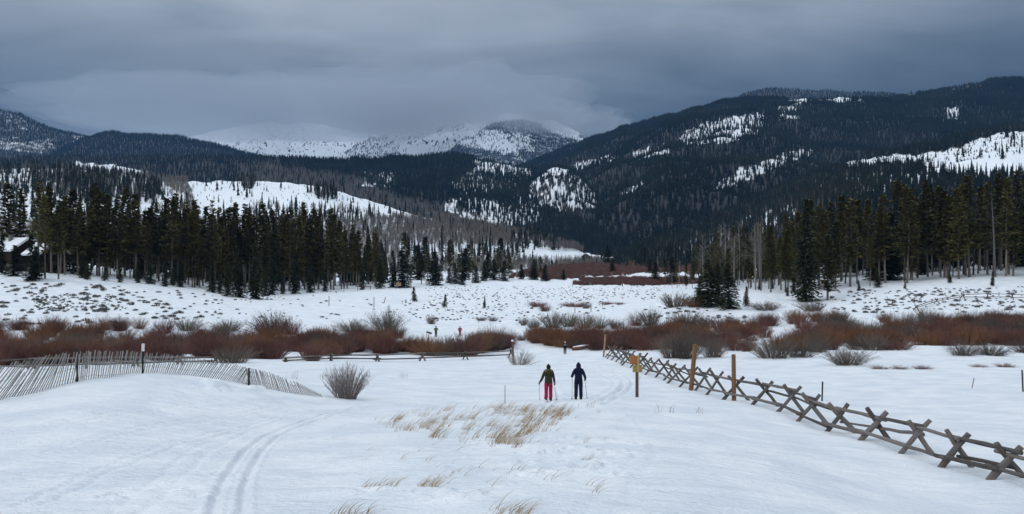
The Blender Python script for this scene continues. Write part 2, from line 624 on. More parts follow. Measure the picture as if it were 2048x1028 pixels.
track([(452, 1075), (455, 1028), (466, 970), (500, 912), (556, 866), (640, 836), (740, 814), (860, 797), (960, 785)], 0.36, 0.055, 0.055, 0.03)
track([(60, 1010), (220, 935), (430, 868), (560, 838), (700, 816)], 0.34, 0.024, 0.06, 0.06)
track([(-60, 945), (150, 890), (330, 850), (520, 822), (700, 800)], 0.4, 0.022, 0.08, 0.08)
track([(-40, 880), (150, 843), (350, 815), (560, 803)], 0.4, 0.03, 0.09, 0.1)
track([(240, 1075), (300, 990), (400, 905), (520, 850), (650, 822)], 0.4, 0.016, 0.07, 0.1)
track([(1020, 820), (980, 800), (900, 790), (800, 785), (700, 770)], 0.36, 0.045, 0.08, 0.06)
track([(1200, 1028), (1260, 960), (1290, 900), (1270, 850), (1230, 815)], 0.4, 0.008, 0.09, 0.15)
for _ in range(60):                                            # trampled snow round the two skiers
    c = hit(rng.uniform(1060, 1240), rng.uniform(775, 822))
    r = rng.uniform(0.1, 0.3)
    s = (np.abs(GX - c.x) < 1.2) & (np.abs(GY - c.y) < 1.2)
    GZ[s] += rng.uniform(-.06, .05) * np.exp(-(((GX[s] - c.x) / r) ** 2 + ((GY[s] - c.y) / (r * 1.6)) ** 2))
track([(1118, 712), (1170, 725), (1228, 743), (1256, 760), (1250, 778), (1222, 795), (1195, 808)], 0.55, 0.11, 0.15, 0.03)
track([(1100, 715), (1140, 729), (1200, 745), (1236, 762), (1232, 778), (1205, 795), (1180, 806)], 0.55, 0.09, 0.15, 0.05)
track([(1090, 716), (1085, 735), (1095, 760), (1110, 790), (1100, 815)], 0.4, 0.09, 0.12, 0.05)
track([(870, 760), (980, 750), (1060, 742), (1120, 728)], 0.5, 0.12, 0.14, 0.1)
track([(760, 770), (900, 768), (1010, 760), (1080, 752)], 0.5, 0.12, 0.14, 0.1)
# footprints and scuffed lumps to the right of the grass mound
for _ in range(70):
    c = hit(rng.uniform(1040, 1290), rng.uniform(875, 960)) if rng.random() < 0.7 else hit(rng.uniform(100, 1000), rng.uniform(850, 1000))
    r = rng.uniform(0.08, 0.17)
    s = (np.abs(GX - c.x) < 0.8) & (np.abs(GY - c.y) < 0.8)
    d2 = ((GX[s] - c.x) / r) ** 2 + ((GY[s] - c.y) / (r * 1.2)) ** 2
    GZ[s] += -0.05 * np.exp(-d2) + 0.035 * np.exp(-(np.sqrt(d2) - 1.6) ** 2 * 2)
# the chunky bank where the slatted fence bends
for _ in range(36):
    c = hit(rng.uniform(410, 560), rng.uniform(764, 782))
    r = rng.uniform(0.12, 0.35)
    s = (np.abs(GX - c.x) < 1.5) & (np.abs(GY - c.y) < 1.5)
    GZ[s] += rng.uniform(0.03, 0.13) * np.exp(-(((GX[s] - c.x) / r) ** 2 + ((GY[s] - c.y) / r) ** 2) ** 1.5)

gme = grid_mesh('ground', np.stack([GX, GY, GZ], -1))
gme.materials.append(SNOW)
ground = link_mesh('ground', gme)
tag(ground, 'snow covered slope and valley floor with ski tracks', kind='structure')
ground['category'] = 'ground'
del GX, GY, GZ


# ------------------------------------------------------------------ hills, each lofted from a foot line to a ridge line
class Hill:
    def __init__(s, crest, foot, q=1.25, rough=0.04, seed=0, scale=120.0, back=0.35):
        c = np.array(crest, float); f = np.array(foot, float)
        s.c, s.f, s.q, s.rough, s.seed, s.scale, s.back = c, f, q, rough, seed, scale, back
        s.x0, s.x1 = c[0, 0], c[-1, 0]

    def at(s, px, t):
        px = np.asarray(px, float); t = np.asarray(t, float)
        yc = np.interp(px, s.c[:, 0], s.c[:, 1]) + fbm(px / 23.0, px * 0 + s.seed, s.seed + 50, 3) * 4.0
        Yc = np.interp(px, s.c[:, 0], s.c[:, 2])
        yf = np.interp(px, s.f[:, 0], s.f[:, 1]); Yf = np.interp(px, s.f[:, 0], s.f[:, 2])
        zc = (HZ - yc) / F * Yc; zf = (HZ - yf) / F * Yf
        if Yf.max() < 1600:
            zf = np.minimum(zf, -24.0)                        # the foot runs in under the valley floor
        tt = np.clip(t, 0, 1)
        Y = Yf + (Yc - Yf) * t
        z = zf + (zc - zf) * (1 - (1 - tt) ** s.q)
        over = np.maximum(t - 1, 0)
        z = z - (zc - zf) * over * 0.9 - (zc - zf) * over ** 2
        X = (px - CX) / F * Y
        amp = s.rough * np.abs(zc - zf) * np.clip(1.0 - tt, 0, 1) ** 0.6
        z = z + fbm(X / s.scale, Y / s.scale, s.seed, 5) * amp
        return X, Y, z

    def mesh(s, name, ncol, nrow, litter, label):
        px = np.linspace(s.x0, s.x1, ncol)
        t = np.concatenate([np.linspace(0, 1, nrow), np.linspace(1, 1 + s.back, 8)[1:]])
        PX, T = np.meshgrid(px, t)
        X, Y, Z = s.at(PX, T)
        me = grid_mesh(name, np.stack([X, Y, Z], -1))
        py = HZ - F * Z / Y
        a = me.attributes.new('litter', 'FLOAT', 'POINT')
        a.data.foreach_set('value', litter(PX, py, T).reshape(-1).astype(np.float32))
        me.materials.append(HILL)
        o = link_mesh(name, me)
        tag(o, label, kind='structure')
        return o

    def plant(s, spacing, dens, seed, tmax=1.06, tmin=0.0):
        """jittered planting; spacing in metres across, dens(px, py) -> share of sites planted"""
        r = np.random.default_rng(seed)
        P, Q = [], []
        Yc = np.interp(np.linspace(s.x0, s.x1, 50), s.c[:, 0], s.c[:, 2]); Yf = np.interp(np.linspace(s.x0, s.x1, 50), s.f[:, 0], s.f[:, 2])
        dep = float(np.mean(Yc - Yf)); rise = 1.0
        nr = max(3, int(dep * (tmax - tmin) / spacing))
        for i in range(nr):
            t0 = tmin + (tmax - tmin) * i / nr
            Ym = float(np.mean(Yf) + dep * t0)
            nc = int((s.x1 - s.x0) / F * Ym / spacing)
            px = s.x0 + (np.arange(nc) + r.uniform(-0.1, 1.1, nc)) / nc * (s.x1 - s.x0)
            t = t0 + (tmax - tmin) / nr * r.uniform(0, 1, nc)
            P.append(px); Q.append(t)
        px = np.concatenate(P); t = np.concatenate(Q)
        X, Y, Z = s.at(px, t)
        py = HZ - F * Z / Y
        keep = r.uniform(0, 1, len(px)) < dens(px, py)
        return np.stack([X, Y, Z], -1)[keep], px[keep], py[keep], t[keep]


def zones(default, items, seed, jit=7.0):
    """density over a hillside: stands and clearings with ragged edges"""
    def fn(px, py):
        jx = px + fbm(px / 14, py / 9, seed, 3) * jit * 2
        jy = py + fbm(px / 14 + 50, py / 9, seed + 3, 3) * jit
        d = np.full(np.shape(px), float(default))
        for poly, v in items:
            d = np.where(inside(poly, jx, jy), v, d)
        return d
    return fn


# ------------------------------------------------------------------ plant prototypes
def conifer_far(seed, dead=0.0, slim=1.0, h=16.0):
    r = random.Random(seed)
    mb = MB()
    mb.tube([(0, 0, -1.0), (0, 0, h * 0.97)], [0.16, 0.03], 3, False, 1)
    n = 10
    for i in range(n):
        z = h * (0.10 + 0.86 * i / n)
        R = slim * 2.3 * (1 - i / (n + 0.6)) ** 0.8 * r.uniform(0.8, 1.2)
        m = 6
        a0 = r.uniform(0, 6.3)
        for j in range(m):
            if r.random() < dead:
                continue
            a = a0 + 2 * math.pi * j / m
            rr = R * r.uniform(0.65, 1.25)
            w = 0.5
            zt = z - r.uniform(0.1, 0.8)
            mb.face([(0, 0, z + h * 0.13), (math.cos(a - w) * rr * 0.75, math.sin(a - w) * rr * 0.75, zt + 0.2), (math.cos(a) * rr, math.sin(a) * rr, zt - 0.5),
                     (math.cos(a + w) * rr * 0.75, math.sin(a + w) * rr * 0.75, zt + 0.2)], 0)
    return mb


def bare_far(seed, h=12.0, kind='aspen'):
    r = random.Random(seed)
    mb = MB()
    mb.tube([(0, 0, -1), (r.uniform(-.3, .3), r.uniform(-.3, .3), h)], [0.10 if kind == 'aspen' else .12, 0.03], 3, False, 0)
    for i in range(80 if kind == 'aspen' else 22):
        z = h * (r.uniform(0.3, 0.92) if kind == 'aspen' else r.uniform(0.25, 0.95))
        a = r.uniform(0, 6.3)
        L = (2.6 if kind == 'aspen' else 1.7) * (1.15 - z / h) * r.uniform(0.6, 1.3) + 0.4
        up = L * (0.9 if kind == 'aspen' else -0.15)
        c, s_ = math.cos(a), math.sin(a)
        w = 0.075 if kind == 'aspen' else 0.08
        mb.face([(0, 0, z - w), (0, 0, z + w), (c * L, s_ * L, z + up + 0.02)], 1)
        if kind == 'aspen':
            mb.face([(c * L * .4, s_ * L * .4, z + up * .4 - .06), (c * L * .45, s_ * L * .45, z + up * .4 + .08), (c * L * .7 - s_ * L * .3, s_ * L * .7 + c * L * .3, z + up * 1.2)], 1)
    return mb


def willow(seed, R=1.3, h=2.3, n=190, lean=0.0, spread=0.9, wid=0.016):
    """a bush of thin upright stems, each forking into twigs"""
    r = random.Random(seed)
    mb = MB()
    for i in range(n):
        a = r.uniform(0, 6.28318)
        q = math.sqrt(r.random())
        bx, by = math.cos(a) * q * R * 0.42, math.sin(a) * q * R * 0.42
        til = spread * q * r.uniform(0.6, 1.15)
        L = h * r.uniform(0.62, 1.08) * (1 - 0.22 * q)
        a2 = a + r.uniform(-0.5, 0.5)
        ox, oy = math.cos(a2), math.sin(a2)
        pts = []
        for k in range(4):
            t = k / 3
            out_ = math.sin(til) * L * t * (0.75 + 0.35 * t)
            pts.append((bx + ox * out_ + lean * L * t * t + r.uniform(-.04, .04), by + oy * out_ + r.uniform(-.04, .04), -0.15 + (L * math.cos(til) + 0.15) * t ** 0.9))
        w = wid * r.uniform(0.7, 1.3)
        mb.tube(pts, [w, w * .8, w * .55, w * .25], 3, False)
        for k in range(5):
            t = r.uniform(0.3, 0.95)
            i0 = min(int(t * 3), 2)
            f = t * 3 - i0
            p = [pts[i0][d] + (pts[i0 + 1][d] - pts[i0][d]) * f for d in range(3)]
            aa = r.uniform(0, 6.28); l2 = L * r.uniform(0.14, 0.3)
            tx, ty, tz = p[0] + math.cos(aa) * l2 * .5 + lean * l2 * .6, p[1] + math.sin(aa) * l2 * .5, p[2] + l2 * .85
            ww = w * 0.6
            mb.face([(p[0] - ww, p[1], p[2]), (p[0] + ww, p[1], p[2]), (tx, ty, tz)])
    return mb


def sage(seed, R=0.55, h=0.5):
    r = random.Random(seed)
    mb = MB()
    for i in range(60):
        a = r.uniform(0, 6.28); q = math.sqrt(r.random())
        x, y = math.cos(a) * q * R, math.sin(a) * q * R
        z = h * (1 - q * q) * 0.6
        L = h * r.uniform(0.4, 0.7)
        w = r.uniform(0.03, 0.06)
        b = r.uniform(0, 6.28)
        mb.face([(x * .6, y * .6, -0.05), (x + math.cos(b) * w, y + math.sin(b) * w, z), (x * 1.25, y * 1.25, z + L), (x - math.cos(b) * w, y - math.sin(b) * w, z)])
    return mb


protos = bpy.data.collections.new('prototypes')


def proto_collection(name, meshes):
    c = bpy.data.collections.new(name)
    for i, me in enumerate(meshes):
        o = bpy.data.objects.new('%s_%02d' % (name, i), me)
        c.objects.link(o)
    return c


FAR_MESH = [conifer_far(i, 0.06, sl, 16).mesh('far_conifer', [NEEDLES_FAR, BARK]) for i, sl in enumerate((1.0, 0.8, 1.15, 0.9))]
FAR_MESH += [bare_far(40 + i, 14, 'dead').mesh('far_snag', [DEAD, DEAD]) for i in range(2)]
FAR_MESH += [bare_far(60 + i, 11, 'aspen').mesh('far_aspen', [BARK_PALE, TWIG]) for i in range(3)]
FAR = proto_collection('far_tree', FAR_MESH)          # 0-3 conifers, 4-5 snags, 6-8 aspens
WILLOW_SHAPES = [willow(100 + i, R=rr, h=hh, lean=ll) for i, (rr, hh, ll) in enumerate(((1.3, 2.2, 0.0), (1.5, 2.0, 0.12), (1.2, 2.4, -0.05)))]
WILLOW_MESH = []
for m_ in (W_RED, W_ORANGE, W_GREY):
    for w_ in WILLOW_SHAPES:
        WILLOW_MESH.append(w_.mesh('willow', m_))
WILLOWS = proto_collection('willow_proto', WILLOW_MESH)  # 0-2 red, 3-5 orange, 6-8 grey
SAGE_MESH = [sage(200 + i).mesh('sagebrush', SAGE) for i in range(3)]
SAGES = proto_collection('sage_proto', SAGE_MESH)


def scatter(name, P, scale, idx, col, label, cat, group=None):
    """one object: copies of the prototypes on its points"""
    P = np.asarray(P, np.float32)
    n = len(P)
    scale = np.asarray(scale, np.float32)
    if scale.ndim == 1:
        scale = np.repeat(scale[:, None], 3, 1)
    me = bpy.data.meshes.new(name)
    me.vertices.add(n)
    me.vertices.foreach_set('co', P.reshape(-1))
    a = me.attributes.new('size', 'FLOAT_VECTOR', 'POINT'); a.data.foreach_set('vector', scale.reshape(-1))
    rot = np.zeros((n, 3), np.float32); rot[:, 2] = rng.uniform(0, 6.283, n); rot[:, :2] = rng.normal(0, 0.02, (n, 2))
    a = me.attributes.new('turn', 'FLOAT_VECTOR', 'POINT'); a.data.foreach_set('vector', rot.reshape(-1))
    a = me.attributes.new('pick', 'INT', 'POINT'); a.data.foreach_set('value', np.asarray(idx, np.int32))
    me.update()
    o = link_mesh(name, me)
    ng = bpy.data.node_groups.new(name + '_nodes', 'GeometryNodeTree')
    ng.interface.new_socket('Geometry', in_out='INPUT', socket_type='NodeSocketGeometry')
    ng.interface.new_socket('Geometry', in_out='OUTPUT', socket_type='NodeSocketGeometry')
    gi = ng.nodes.new('NodeGroupInput'); go = ng.nodes.new('NodeGroupOutput')
    ci = ng.nodes.new('GeometryNodeCollectionInfo')
    ci.inputs['Collection'].default_value = col
    ci.inputs['Separate Children'].default_value = True
    ci.inputs['Reset Children'].default_value = True
    ip = ng.nodes.new('GeometryNodeInstanceOnPoints')
    ip.inputs['Pick Instance'].default_value = True

    def attr(nm, t):
        x = ng.nodes.new('GeometryNodeInputNamedAttribute')
        x.data_type = t
        x.inputs['Name'].default_value = nm
        return x.outputs['Attribute']
    e2r = ng.nodes.new('FunctionNodeEulerToRotation')
    ng.links.new(attr('turn', 'FLOAT_VECTOR'), e2r.inputs[0])
    ng.links.new(gi.outputs[0], ip.inputs['Points'])
    ng.links.new(ci.outputs[0], ip.inputs['Instance'])
    ng.links.new(attr('pick', 'INT'), ip.inputs['Instance Index'])
    ng.links.new(e2r.outputs[0], ip.inputs['Rotation'])
    ng.links.new(attr('size', 'FLOAT_VECTOR'), ip.inputs['Scale'])
    ng.links.new(ip.outputs[0], go.inputs[0])
    md = o.modifiers.new('scatter', 'NODES')
    md.node_group = ng
    tag(o, label, cat, group, 'stuff')
    return o


def pick(n, r, conif=1.0, snag=0.0, aspen=0.0):
    """prototype index for n trees; shares may be arrays"""
    u = r.uniform(0, 1, n)
    tot = np.zeros(n) + conif + snag + aspen
    c = (np.zeros(n) + conif) / tot; s_ = (np.zeros(n) + snag) / tot
    return np.where(u < c, r.integers(0, 4, n), np.where(u < c + s_, r.integers(4, 6, n), r.integers(6, 9, n)))


def grow(P, r, h0=0.7, h1_=1.15, wide=1.0):
    s = r.uniform(h0, h1_, len(P))
    return np.stack([s * wide, s * wide, s], 1)


r_ = np.random.default_rng(5)
NOLIT = lambda px, py, t: np.clip(0.30 - 3.2 * np.abs(fbm((px - 0.6 * py) / 16, (py + .4 * px) / 9, 301, 4)), 0, .3) * 3.2 * (fbm(px / 50, py / 20, 305, 3) > -.2)

# --- G: snow peaks at the head of the valley
peakA = Hill([(250, 312, 8600), (330, 290, 8600), (400, 268, 8600), (450, 257, 8500), (500, 249, 8500), (540, 243, 8500), (570, 251, 8500), (610, 246, 8600), (660, 253, 8600), (700, 261, 8600), (800, 280, 8600)],
             [(250, 345, 6600), (800, 350, 6600)], 1.1, 0.26, 3, 420, 0.3)
peakA.mesh('mountain', 240, 60, NOLIT, 'distant snow covered mountain with its top in cloud, left of the valley head')
peakB = Hill([(640, 335, 7300), (690, 305, 7300), (740, 270, 7300), (790, 250, 7350), (850, 236, 7400), (900, 226, 7400), (960, 222, 7400), (1010, 228, 7400), (1100, 240, 7400), (1150, 262, 7300), (1230, 300, 7200)],
             [(640, 350, 5600), (1230, 350, 5600)], 1.1, 0.26, 7, 360, 0.3)
peakB.mesh('mountain', 260, 70, NOLIT, 'distant snow covered mountain with its top in cloud, at the head of the valley')
peakC = Hill([(880, 318, 6300), (930, 278, 6300), (985, 248, 6400), (1040, 240, 6400), (1085, 252, 6400), (1130, 266, 6300), (1180, 276, 6200), (1240, 296, 6100), (1300, 320, 6000)],
             [(880, 345, 5000), (1300, 345, 5000)], 1.2, 0.08, 9, 260, 0.3)
dC = zones(0.75, [([(1085, 250), (1155, 255), (1165, 285), (1110, 270)], 0.12), ([(960, 255), (1010, 262), (1040, 310), (980, 300), (900, 285)], 0.25),
                  ([(1020, 262), (1060, 270), (1070, 300), (1030, 300)], 0.5)], 12)
peakC.mesh('mountain', 160, 40, lambda px, py, t: dC(px, py) * 0.8, 'wooded mountain shoulder with snowy gullies under the cloud')
P, px, py, t = peakC.plant(17, dC, 1)
Pa, sa, ia = [P], [grow(P, r_, .9, 1.5, 1.5)], [pick(len(P), r_, 1, .1)]
dB = zones(0.07, [([(690, 300), (740, 275), (800, 280), (800, 320), (690, 320)], 0.6), ([(830, 320), (880, 285), (920, 270), (990, 290), (1020, 330), (830, 330)], 0.92),
                  ([(750, 250), (820, 240), (900, 250), (860, 270)], 0.25), ([(880, 240), (940, 235), (920, 265), (880, 262)], 0.3)], 14)
P, px, py, t = peakB.plant(19, dB, 2)
Pa.append(P); sa.append(grow(P, r_, .8, 1.4, 1.5)); ia.append(pick(len(P), r_, 1, .1))
dA = zones(0.06, [([(430, 300), (560, 270), (640, 290), (600, 310), (450, 315)], 0.25)], 15)
P, px, py, t = peakA.plant(26, dA, 3)
Pa.append(P); sa.append(grow(P, r_, .8, 1.4, 1.7)); ia.append(pick(len(P), r_, 1, .1))
scatter('mountain_forest', np.concatenate(Pa), np.concatenate(sa), np.concatenate(ia), FAR, 'scattered dark trees on the distant snow covered mountains', 'forest')

# --- F: blue wooded hills far left
hillF1 = Hill([(-420, 190, 4600), (-150, 205, 4600), (0, 220, 4600), (40, 230, 4600), (100, 256, 4600), (160, 270, 4600), (210, 290, 4500), (260, 312, 4400), (330, 335, 4300)],
              [(-420, 350, 3500), (330, 352, 3500)], 1.2, 0.07, 11, 210)
dF1 = zones(0.95, [([(140, 268), (200, 275), (190, 305), (150, 305)], 0.6), ([(0, 222), (40, 228), (80, 262), (20, 262)], 0.8), ([(-50, 275), (110, 280), (110, 305), (-50, 305)], 0.75)], 16)
hillF1.mesh('hill', 160, 40, lambda px, py, t: dF1(px, py) * 0.75, 'far blue hill of snowy forest at the left edge')
P, px, py, t = hillF1.plant(13, dF1, 4, tmin=0.2)
Pa, sa, ia = [P], [grow(P, r_, .8, 1.3, 1.35)], [pick(len(P), r_, 1, .25)]
hillF2 = Hill([(60, 330, 4000), (120, 300, 4000), (170, 276, 4000), (220, 266, 4000), (300, 271, 4000), (360, 276, 4000), (420, 289, 3950), (480, 304, 3900), (540, 318, 3800), (640, 340, 3700)],
              [(60, 352, 3100), (640, 352, 3100)], 1.2, 0.07, 13, 210)
dF2 = zones(0.97, [], 17)
hillF2.mesh('hill', 140, 40, lambda px, py, t: dF2(px, py), 'far dark wooded hill left of the snow peaks')
P, px, py, t = hillF2.plant(11, dF2, 5, tmin=0.2)
Pa.append(P); sa.append(grow(P, r_, .8, 1.2, 1.35)); ia.append(pick(len(P), r_, 1, .05))
scatter('hill_forest', np.concatenate(Pa), np.concatenate(sa), np.concatenate(ia), FAR, 'blue dark forest covering the far hills at the left', 'forest')

# --- E: the big wooded mountain on the right
hillE1 = Hill([(1380, 232, 4600), (1440, 206, 4600), (1500, 186, 4600), (1540, 179, 4600), (1600, 180, 4600), (1680, 184, 4600), (1760, 187, 4600), (1850, 195, 4500)],
              [(1380, 300, 3800), (1850, 300, 3800)], 1.2, 0.05, 17, 200)
dE1 = zones(0.85, [], 18)
hillE1.mesh('hill', 100, 24, lambda px, py, t: dE1(px, py), 'rounded wooded summit behind the right hand mountain')
P, px, py, t = hillE1.plant(12, dE1, 6, tmin=0.4)
Pa, sa, ia = [P], [grow(P, r_, .8, 1.2, 1.3)], [pick(len(P), r_, 1, .25)]
hillE2 = Hill([(1010, 345, 3900), (1080, 318, 3800), (1180, 285, 3650), (1240, 264, 3550), (1300, 247, 3450), (1340, 235, 3400), (1400, 219, 3300), (1450, 209, 3250), (1500, 205, 3200), (1560, 202, 3200), (1700, 197, 3150), (1800, 192, 3100), (1870, 184, 3050), (1960, 170, 3000), (2048, 163, 2950), (2300, 150, 2800), (2700, 150, 2600)],
              [(1010, 500, 1500), (1150, 505, 1150), (1340, 512, 950), (1700, 500, 1200), (2700, 480, 1300)], 1.18, 0.15, 19, 300)
SN = [([(1570, 192), (1700, 186), (1840, 186), (1830, 195), (1640, 204), (1575, 205)], 0.05), ([(1890, 172), (1960, 164), (1985, 168), (1900, 178)], 0.1),
      ([(1350, 275), (1390, 252), (1470, 230), (1530, 222), (1520, 270), (1450, 285), (1360, 292)], 0.78), ([(1440, 240), (1510, 232), (1500, 275), (1470, 278)], 0.5),
      ([(1265, 305), (1330, 290), (1345, 305), (1270, 320)], 0.8), ([(1140, 328), (1230, 310), (1235, 318), (1150, 340)], 0.72),
      ([(1420, 372), (1480, 340), (1560, 310), (1630, 295), (1625, 310), (1540, 340), (1500, 362), (1430, 378)], 0.68),
      ([(1240, 388), (1265, 370), (1290, 355), (1285, 368), (1262, 388), (1245, 395)], 0.5),
      ([(1890, 215), (1915, 215), (1910, 240), (1885, 240)], 0.7), ([(1560, 215), (1590, 212), (1600, 238), (1560, 238)], 0.75)]
dE2 = zones(1.0, SN, 20, 6)
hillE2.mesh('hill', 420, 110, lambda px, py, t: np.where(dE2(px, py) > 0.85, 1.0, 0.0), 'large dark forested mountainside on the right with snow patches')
P, px, py, t = hillE2.plant(8.0, dE2, 7)
grey = np.clip(fbm(px / 60, py / 25, 91, 3) * .5 - 0.10 + 0.08 * (t > 0.75), 0, 0.14) + np.where(dE2(px, py) < 0.9, 0.15, 0)
Pa.append(P); sa.append(grow(P, r_, .7, 1.3, 1.25) * (1 + .28 * fbm(px / 30, py / 14, 95, 3))[:, None]); ia.append(pick(len(P), r_, 1, grey))
scatter('mountain_forest', np.concatenate(Pa), np.concatenate(sa), np.concatenate(ia), FAR, 'dense dark conifer forest on the mountain at the right', 'forest')

# --- D: the dark ridge across the middle and the rocky knob
hillD1 = Hill([(-500, 300, 2400), (-200, 315, 2400), (0, 318, 2400), (150, 318, 2350), (300, 316, 2300), (450, 316, 2300), (560, 318, 2300), (700, 322, 2300), (800, 318, 2250), (870, 314, 2250), (905, 310, 2250), (940, 318, 2200), (1000, 328, 2150), (1070, 341, 2100), (1110, 362, 2000), (1160, 395, 1850), (1210, 430, 1700), (1260, 470, 1500)],
              [(-500, 440, 1300), (400, 440, 1250), (900, 455, 1100), (1260, 510, 1000)], 1.15, 0.07, 23, 200)
SD = [([(945, 316), (1000, 322), (1072, 338), (1060, 352), (990, 350), (950, 352), (925, 372), (905, 370), (950, 335)], 0.22), ([(905, 365), (960, 345), (1060, 350), (1040, 372), (950, 390), (905, 385)], 0.8),
      ([(890, 400), (920, 395), (915, 425), (885, 420)], 0.55), ([(925, 400), (1080, 385), (1090, 440), (960, 460), (920, 430)], 0.85), ([(965, 400), (1000, 400), (1000, 450), (970, 440)], 0.6),
      ([(730, 345), (790, 345), (790, 375), (730, 370)], 0.8), ([(150, 325), (215, 328), (300, 345), (285, 352), (200, 345), (150, 332)], 0.06)]
dD1 = zones(1.0, SD, 24, 6)
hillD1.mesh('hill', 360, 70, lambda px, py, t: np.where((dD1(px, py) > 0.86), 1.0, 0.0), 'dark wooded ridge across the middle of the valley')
P, px, py, t = hillD1.plant(7.2, dD1, 8)
asp = np.where(px < 560, 0.9, 0.0) + np.where(inside([(480, 335), (560, 335), (700, 350), (800, 395), (900, 415), (1010, 450), (1010, 470), (820, 440), (640, 385), (480, 370)], px, py + fbm(px / 20, py / 9, 4, 2) * 9), 6.0, 0.0)
ragg = 0.06 + 0.4 * (px < 600)
Pa, sa, ia = [P], [grow(P, r_, .7, 1.15, 1.2)], [pick(len(P), r_, 1, ragg, asp)]
hillD2 = Hill([(1010, 430, 1750), (1040, 392, 1750), (1056, 372, 1750), (1080, 352, 1750), (1105, 339, 1750), (1120, 338, 1750), (1140, 345, 1750), (1165, 360, 1740), (1185, 380, 1730), (1210, 410, 1700), (1240, 450, 1650)],
              [(1010, 455, 1250), (1120, 470, 1200), (1240, 490, 1150)], 1.5, 0.16, 29, 40)
dD2 = zones(0.75, [([(1088, 345), (1110, 335), (1140, 343), (1130, 352), (1095, 352)], 0.05), ([(1050, 380), (1080, 352), (1095, 352), (1075, 385), (1055, 392)], 0.12),
                   ([(1080, 355), (1165, 360), (1180, 390), (1165, 415), (1090, 410), (1075, 385)], 0.8), ([(1000, 425), (1250, 415), (1250, 500), (1000, 500)], 0.95)], 30, 5)
hillD2.mesh('hill', 120, 50, lambda px, py, t: np.where(dD2(px, py) > 0.8, 1.0, np.clip(fbm(px / 4, py / 9, 7, 3) * 1.5 + 0.35, 0, 0.9) * (py > 350)), 'rocky knob streaked with snow and dark trees in mid valley')
P, px, py, t = hillD2.plant(6.3, dD2, 9)
Pa.append(P); sa.append(grow(P, r_, .55, 1.05, 1.0)); ia.append(pick(len(P), r_, 1, .35))
scatter('ridge_forest', np.concatenate(Pa), np.concatenate(sa), np.concatenate(ia), FAR, 'dark forest over the middle ridge and the rocky knob', 'forest')

# --- E3: nearer wooded spur with a logged clearing, right
hillE3 = Hill([(1230, 510, 1250), (1300, 485, 1300), (1380, 452, 1350), (1450, 425, 1400), (1550, 385, 1400), (1640, 345, 1400), (1700, 325, 1400), (1760, 310, 1400), (1820, 303, 1400), (1880, 292, 1400), (1930, 275, 1400), (2000, 262, 1400), (2060, 256, 1400), (2300, 235, 1350), (2700, 230, 1300)],
              [(1230, 548, 520), (1330, 552, 440), (1600, 545, 420), (2048, 535, 420), (2700, 520, 420)], 1.12, 0.05, 37, 90)
SE = [([(1660, 338), (1700, 322), (1790, 308), (1830, 310), (1900, 300), (1940, 282), (2010, 266), (2100, 255), (2400, 240), (2400, 300), (2100, 350), (2030, 358), (1960, 350), (1880, 345), (1820, 330), (1740, 335)], 0.04),
      ([(1560, 360), (1650, 335), (1660, 345), (1570, 380)], 0.75), ([(1340, 500), (1420, 470), (1500, 432), (1580, 410), (1600, 425), (1500, 480), (1400, 505), (1350, 510)], 0.75),
      ([(1580, 372), (1700, 345), (1800, 345), (1880, 352), (1880, 378), (1700, 385)], 0.8)]
dE3 = zones(0.97, SE, 38, 6)
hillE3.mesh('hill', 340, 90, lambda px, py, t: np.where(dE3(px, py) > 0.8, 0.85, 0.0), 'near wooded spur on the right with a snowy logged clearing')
P, px, py, t = hillE3.plant(6.0, dE3, 10, tmin=0.0)
snag = np.where(inside([(1230, 560), (1330, 480), (1560, 385), (1650, 400), (1640, 470), (1400, 560)], px, py), 0.7, 0.08)
Pa, sa, ia = [P], [grow(P, r_, .65, 1.1, 1.0)], [pick(len(P), r_, 1, snag, 0.1)]
# low slash left in the clearing
P, px, py, t = hillE3.plant(7, zones(0.0, [(SE[0][0], 0.8)], 39), 11, tmin=0.5)
Pa.append(P); sa.append(grow(P, r_, .07, .28, 2.0)); ia.append(pick(len(P), r_, 1, 1.2))
scatter('spur_forest', np.concatenate(Pa), np.concatenate(sa), np.concatenate(ia), FAR, 'conifers and grey snags on the near spur at the right', 'forest')

# --- C: the snowy clearing hill with aspens, left and centre
hillC = Hill([(-600, 320, 1000), (-300, 335, 1000), (0, 340, 1000), (50, 336, 1000), (120, 338, 1000), (170, 340, 1000), (230, 345, 1000), (320, 358, 1000), (380, 365, 1000), (430, 363, 1000), (500, 359, 1000), (560, 364, 1000), (620, 370, 980), (680, 384, 960), (740, 402, 930), (800, 420, 900), (860, 436, 880), (950, 452, 860), (1050, 470, 840), (1110, 486, 820), (1170, 505, 800), (1220, 518, 780)],
             [(-600, 505, 330), (200, 528, 360), (600, 545, 400), (820, 520, 420), (900, 525, 430), (1040, 530, 470), (1120, 522, 560), (1220, 524, 650)], 1.1, 0.03, 41, 70)
SC = [([(-600, 320), (60, 335), (250, 345), (380, 400), (380, 450), (-600, 450)], 0.22), ([(60, 345), (200, 350), (330, 372), (310, 400), (170, 410), (60, 385)], 0.7),
      ([(375, 360), (500, 353), (620, 366), (690, 384), (760, 404), (870, 436), (900, 446), (760, 440), (700, 432), (560, 450), (400, 450)], 0.02),
      ([(620, 382), (670, 380), (672, 400), (630, 400)], 0.6), ([(480, 360), (510, 358), (508, 380), (482, 380)], 0.6),
      ([(500, 415), (700, 420), (780, 438), (700, 450), (500, 450)], 0.25),
      ([(800, 498), (1000, 495), (1060, 510), (1060, 530), (800, 530)], 0.2), ([(1030, 470), (1080, 475), (1120, 495), (1040, 505), (1020, 495)], 0.25), ([(1050, 500), (1230, 508), (1230, 530), (1050, 530)], 0.0)]
dC1 = zones(1.0, SC, 42, 6)
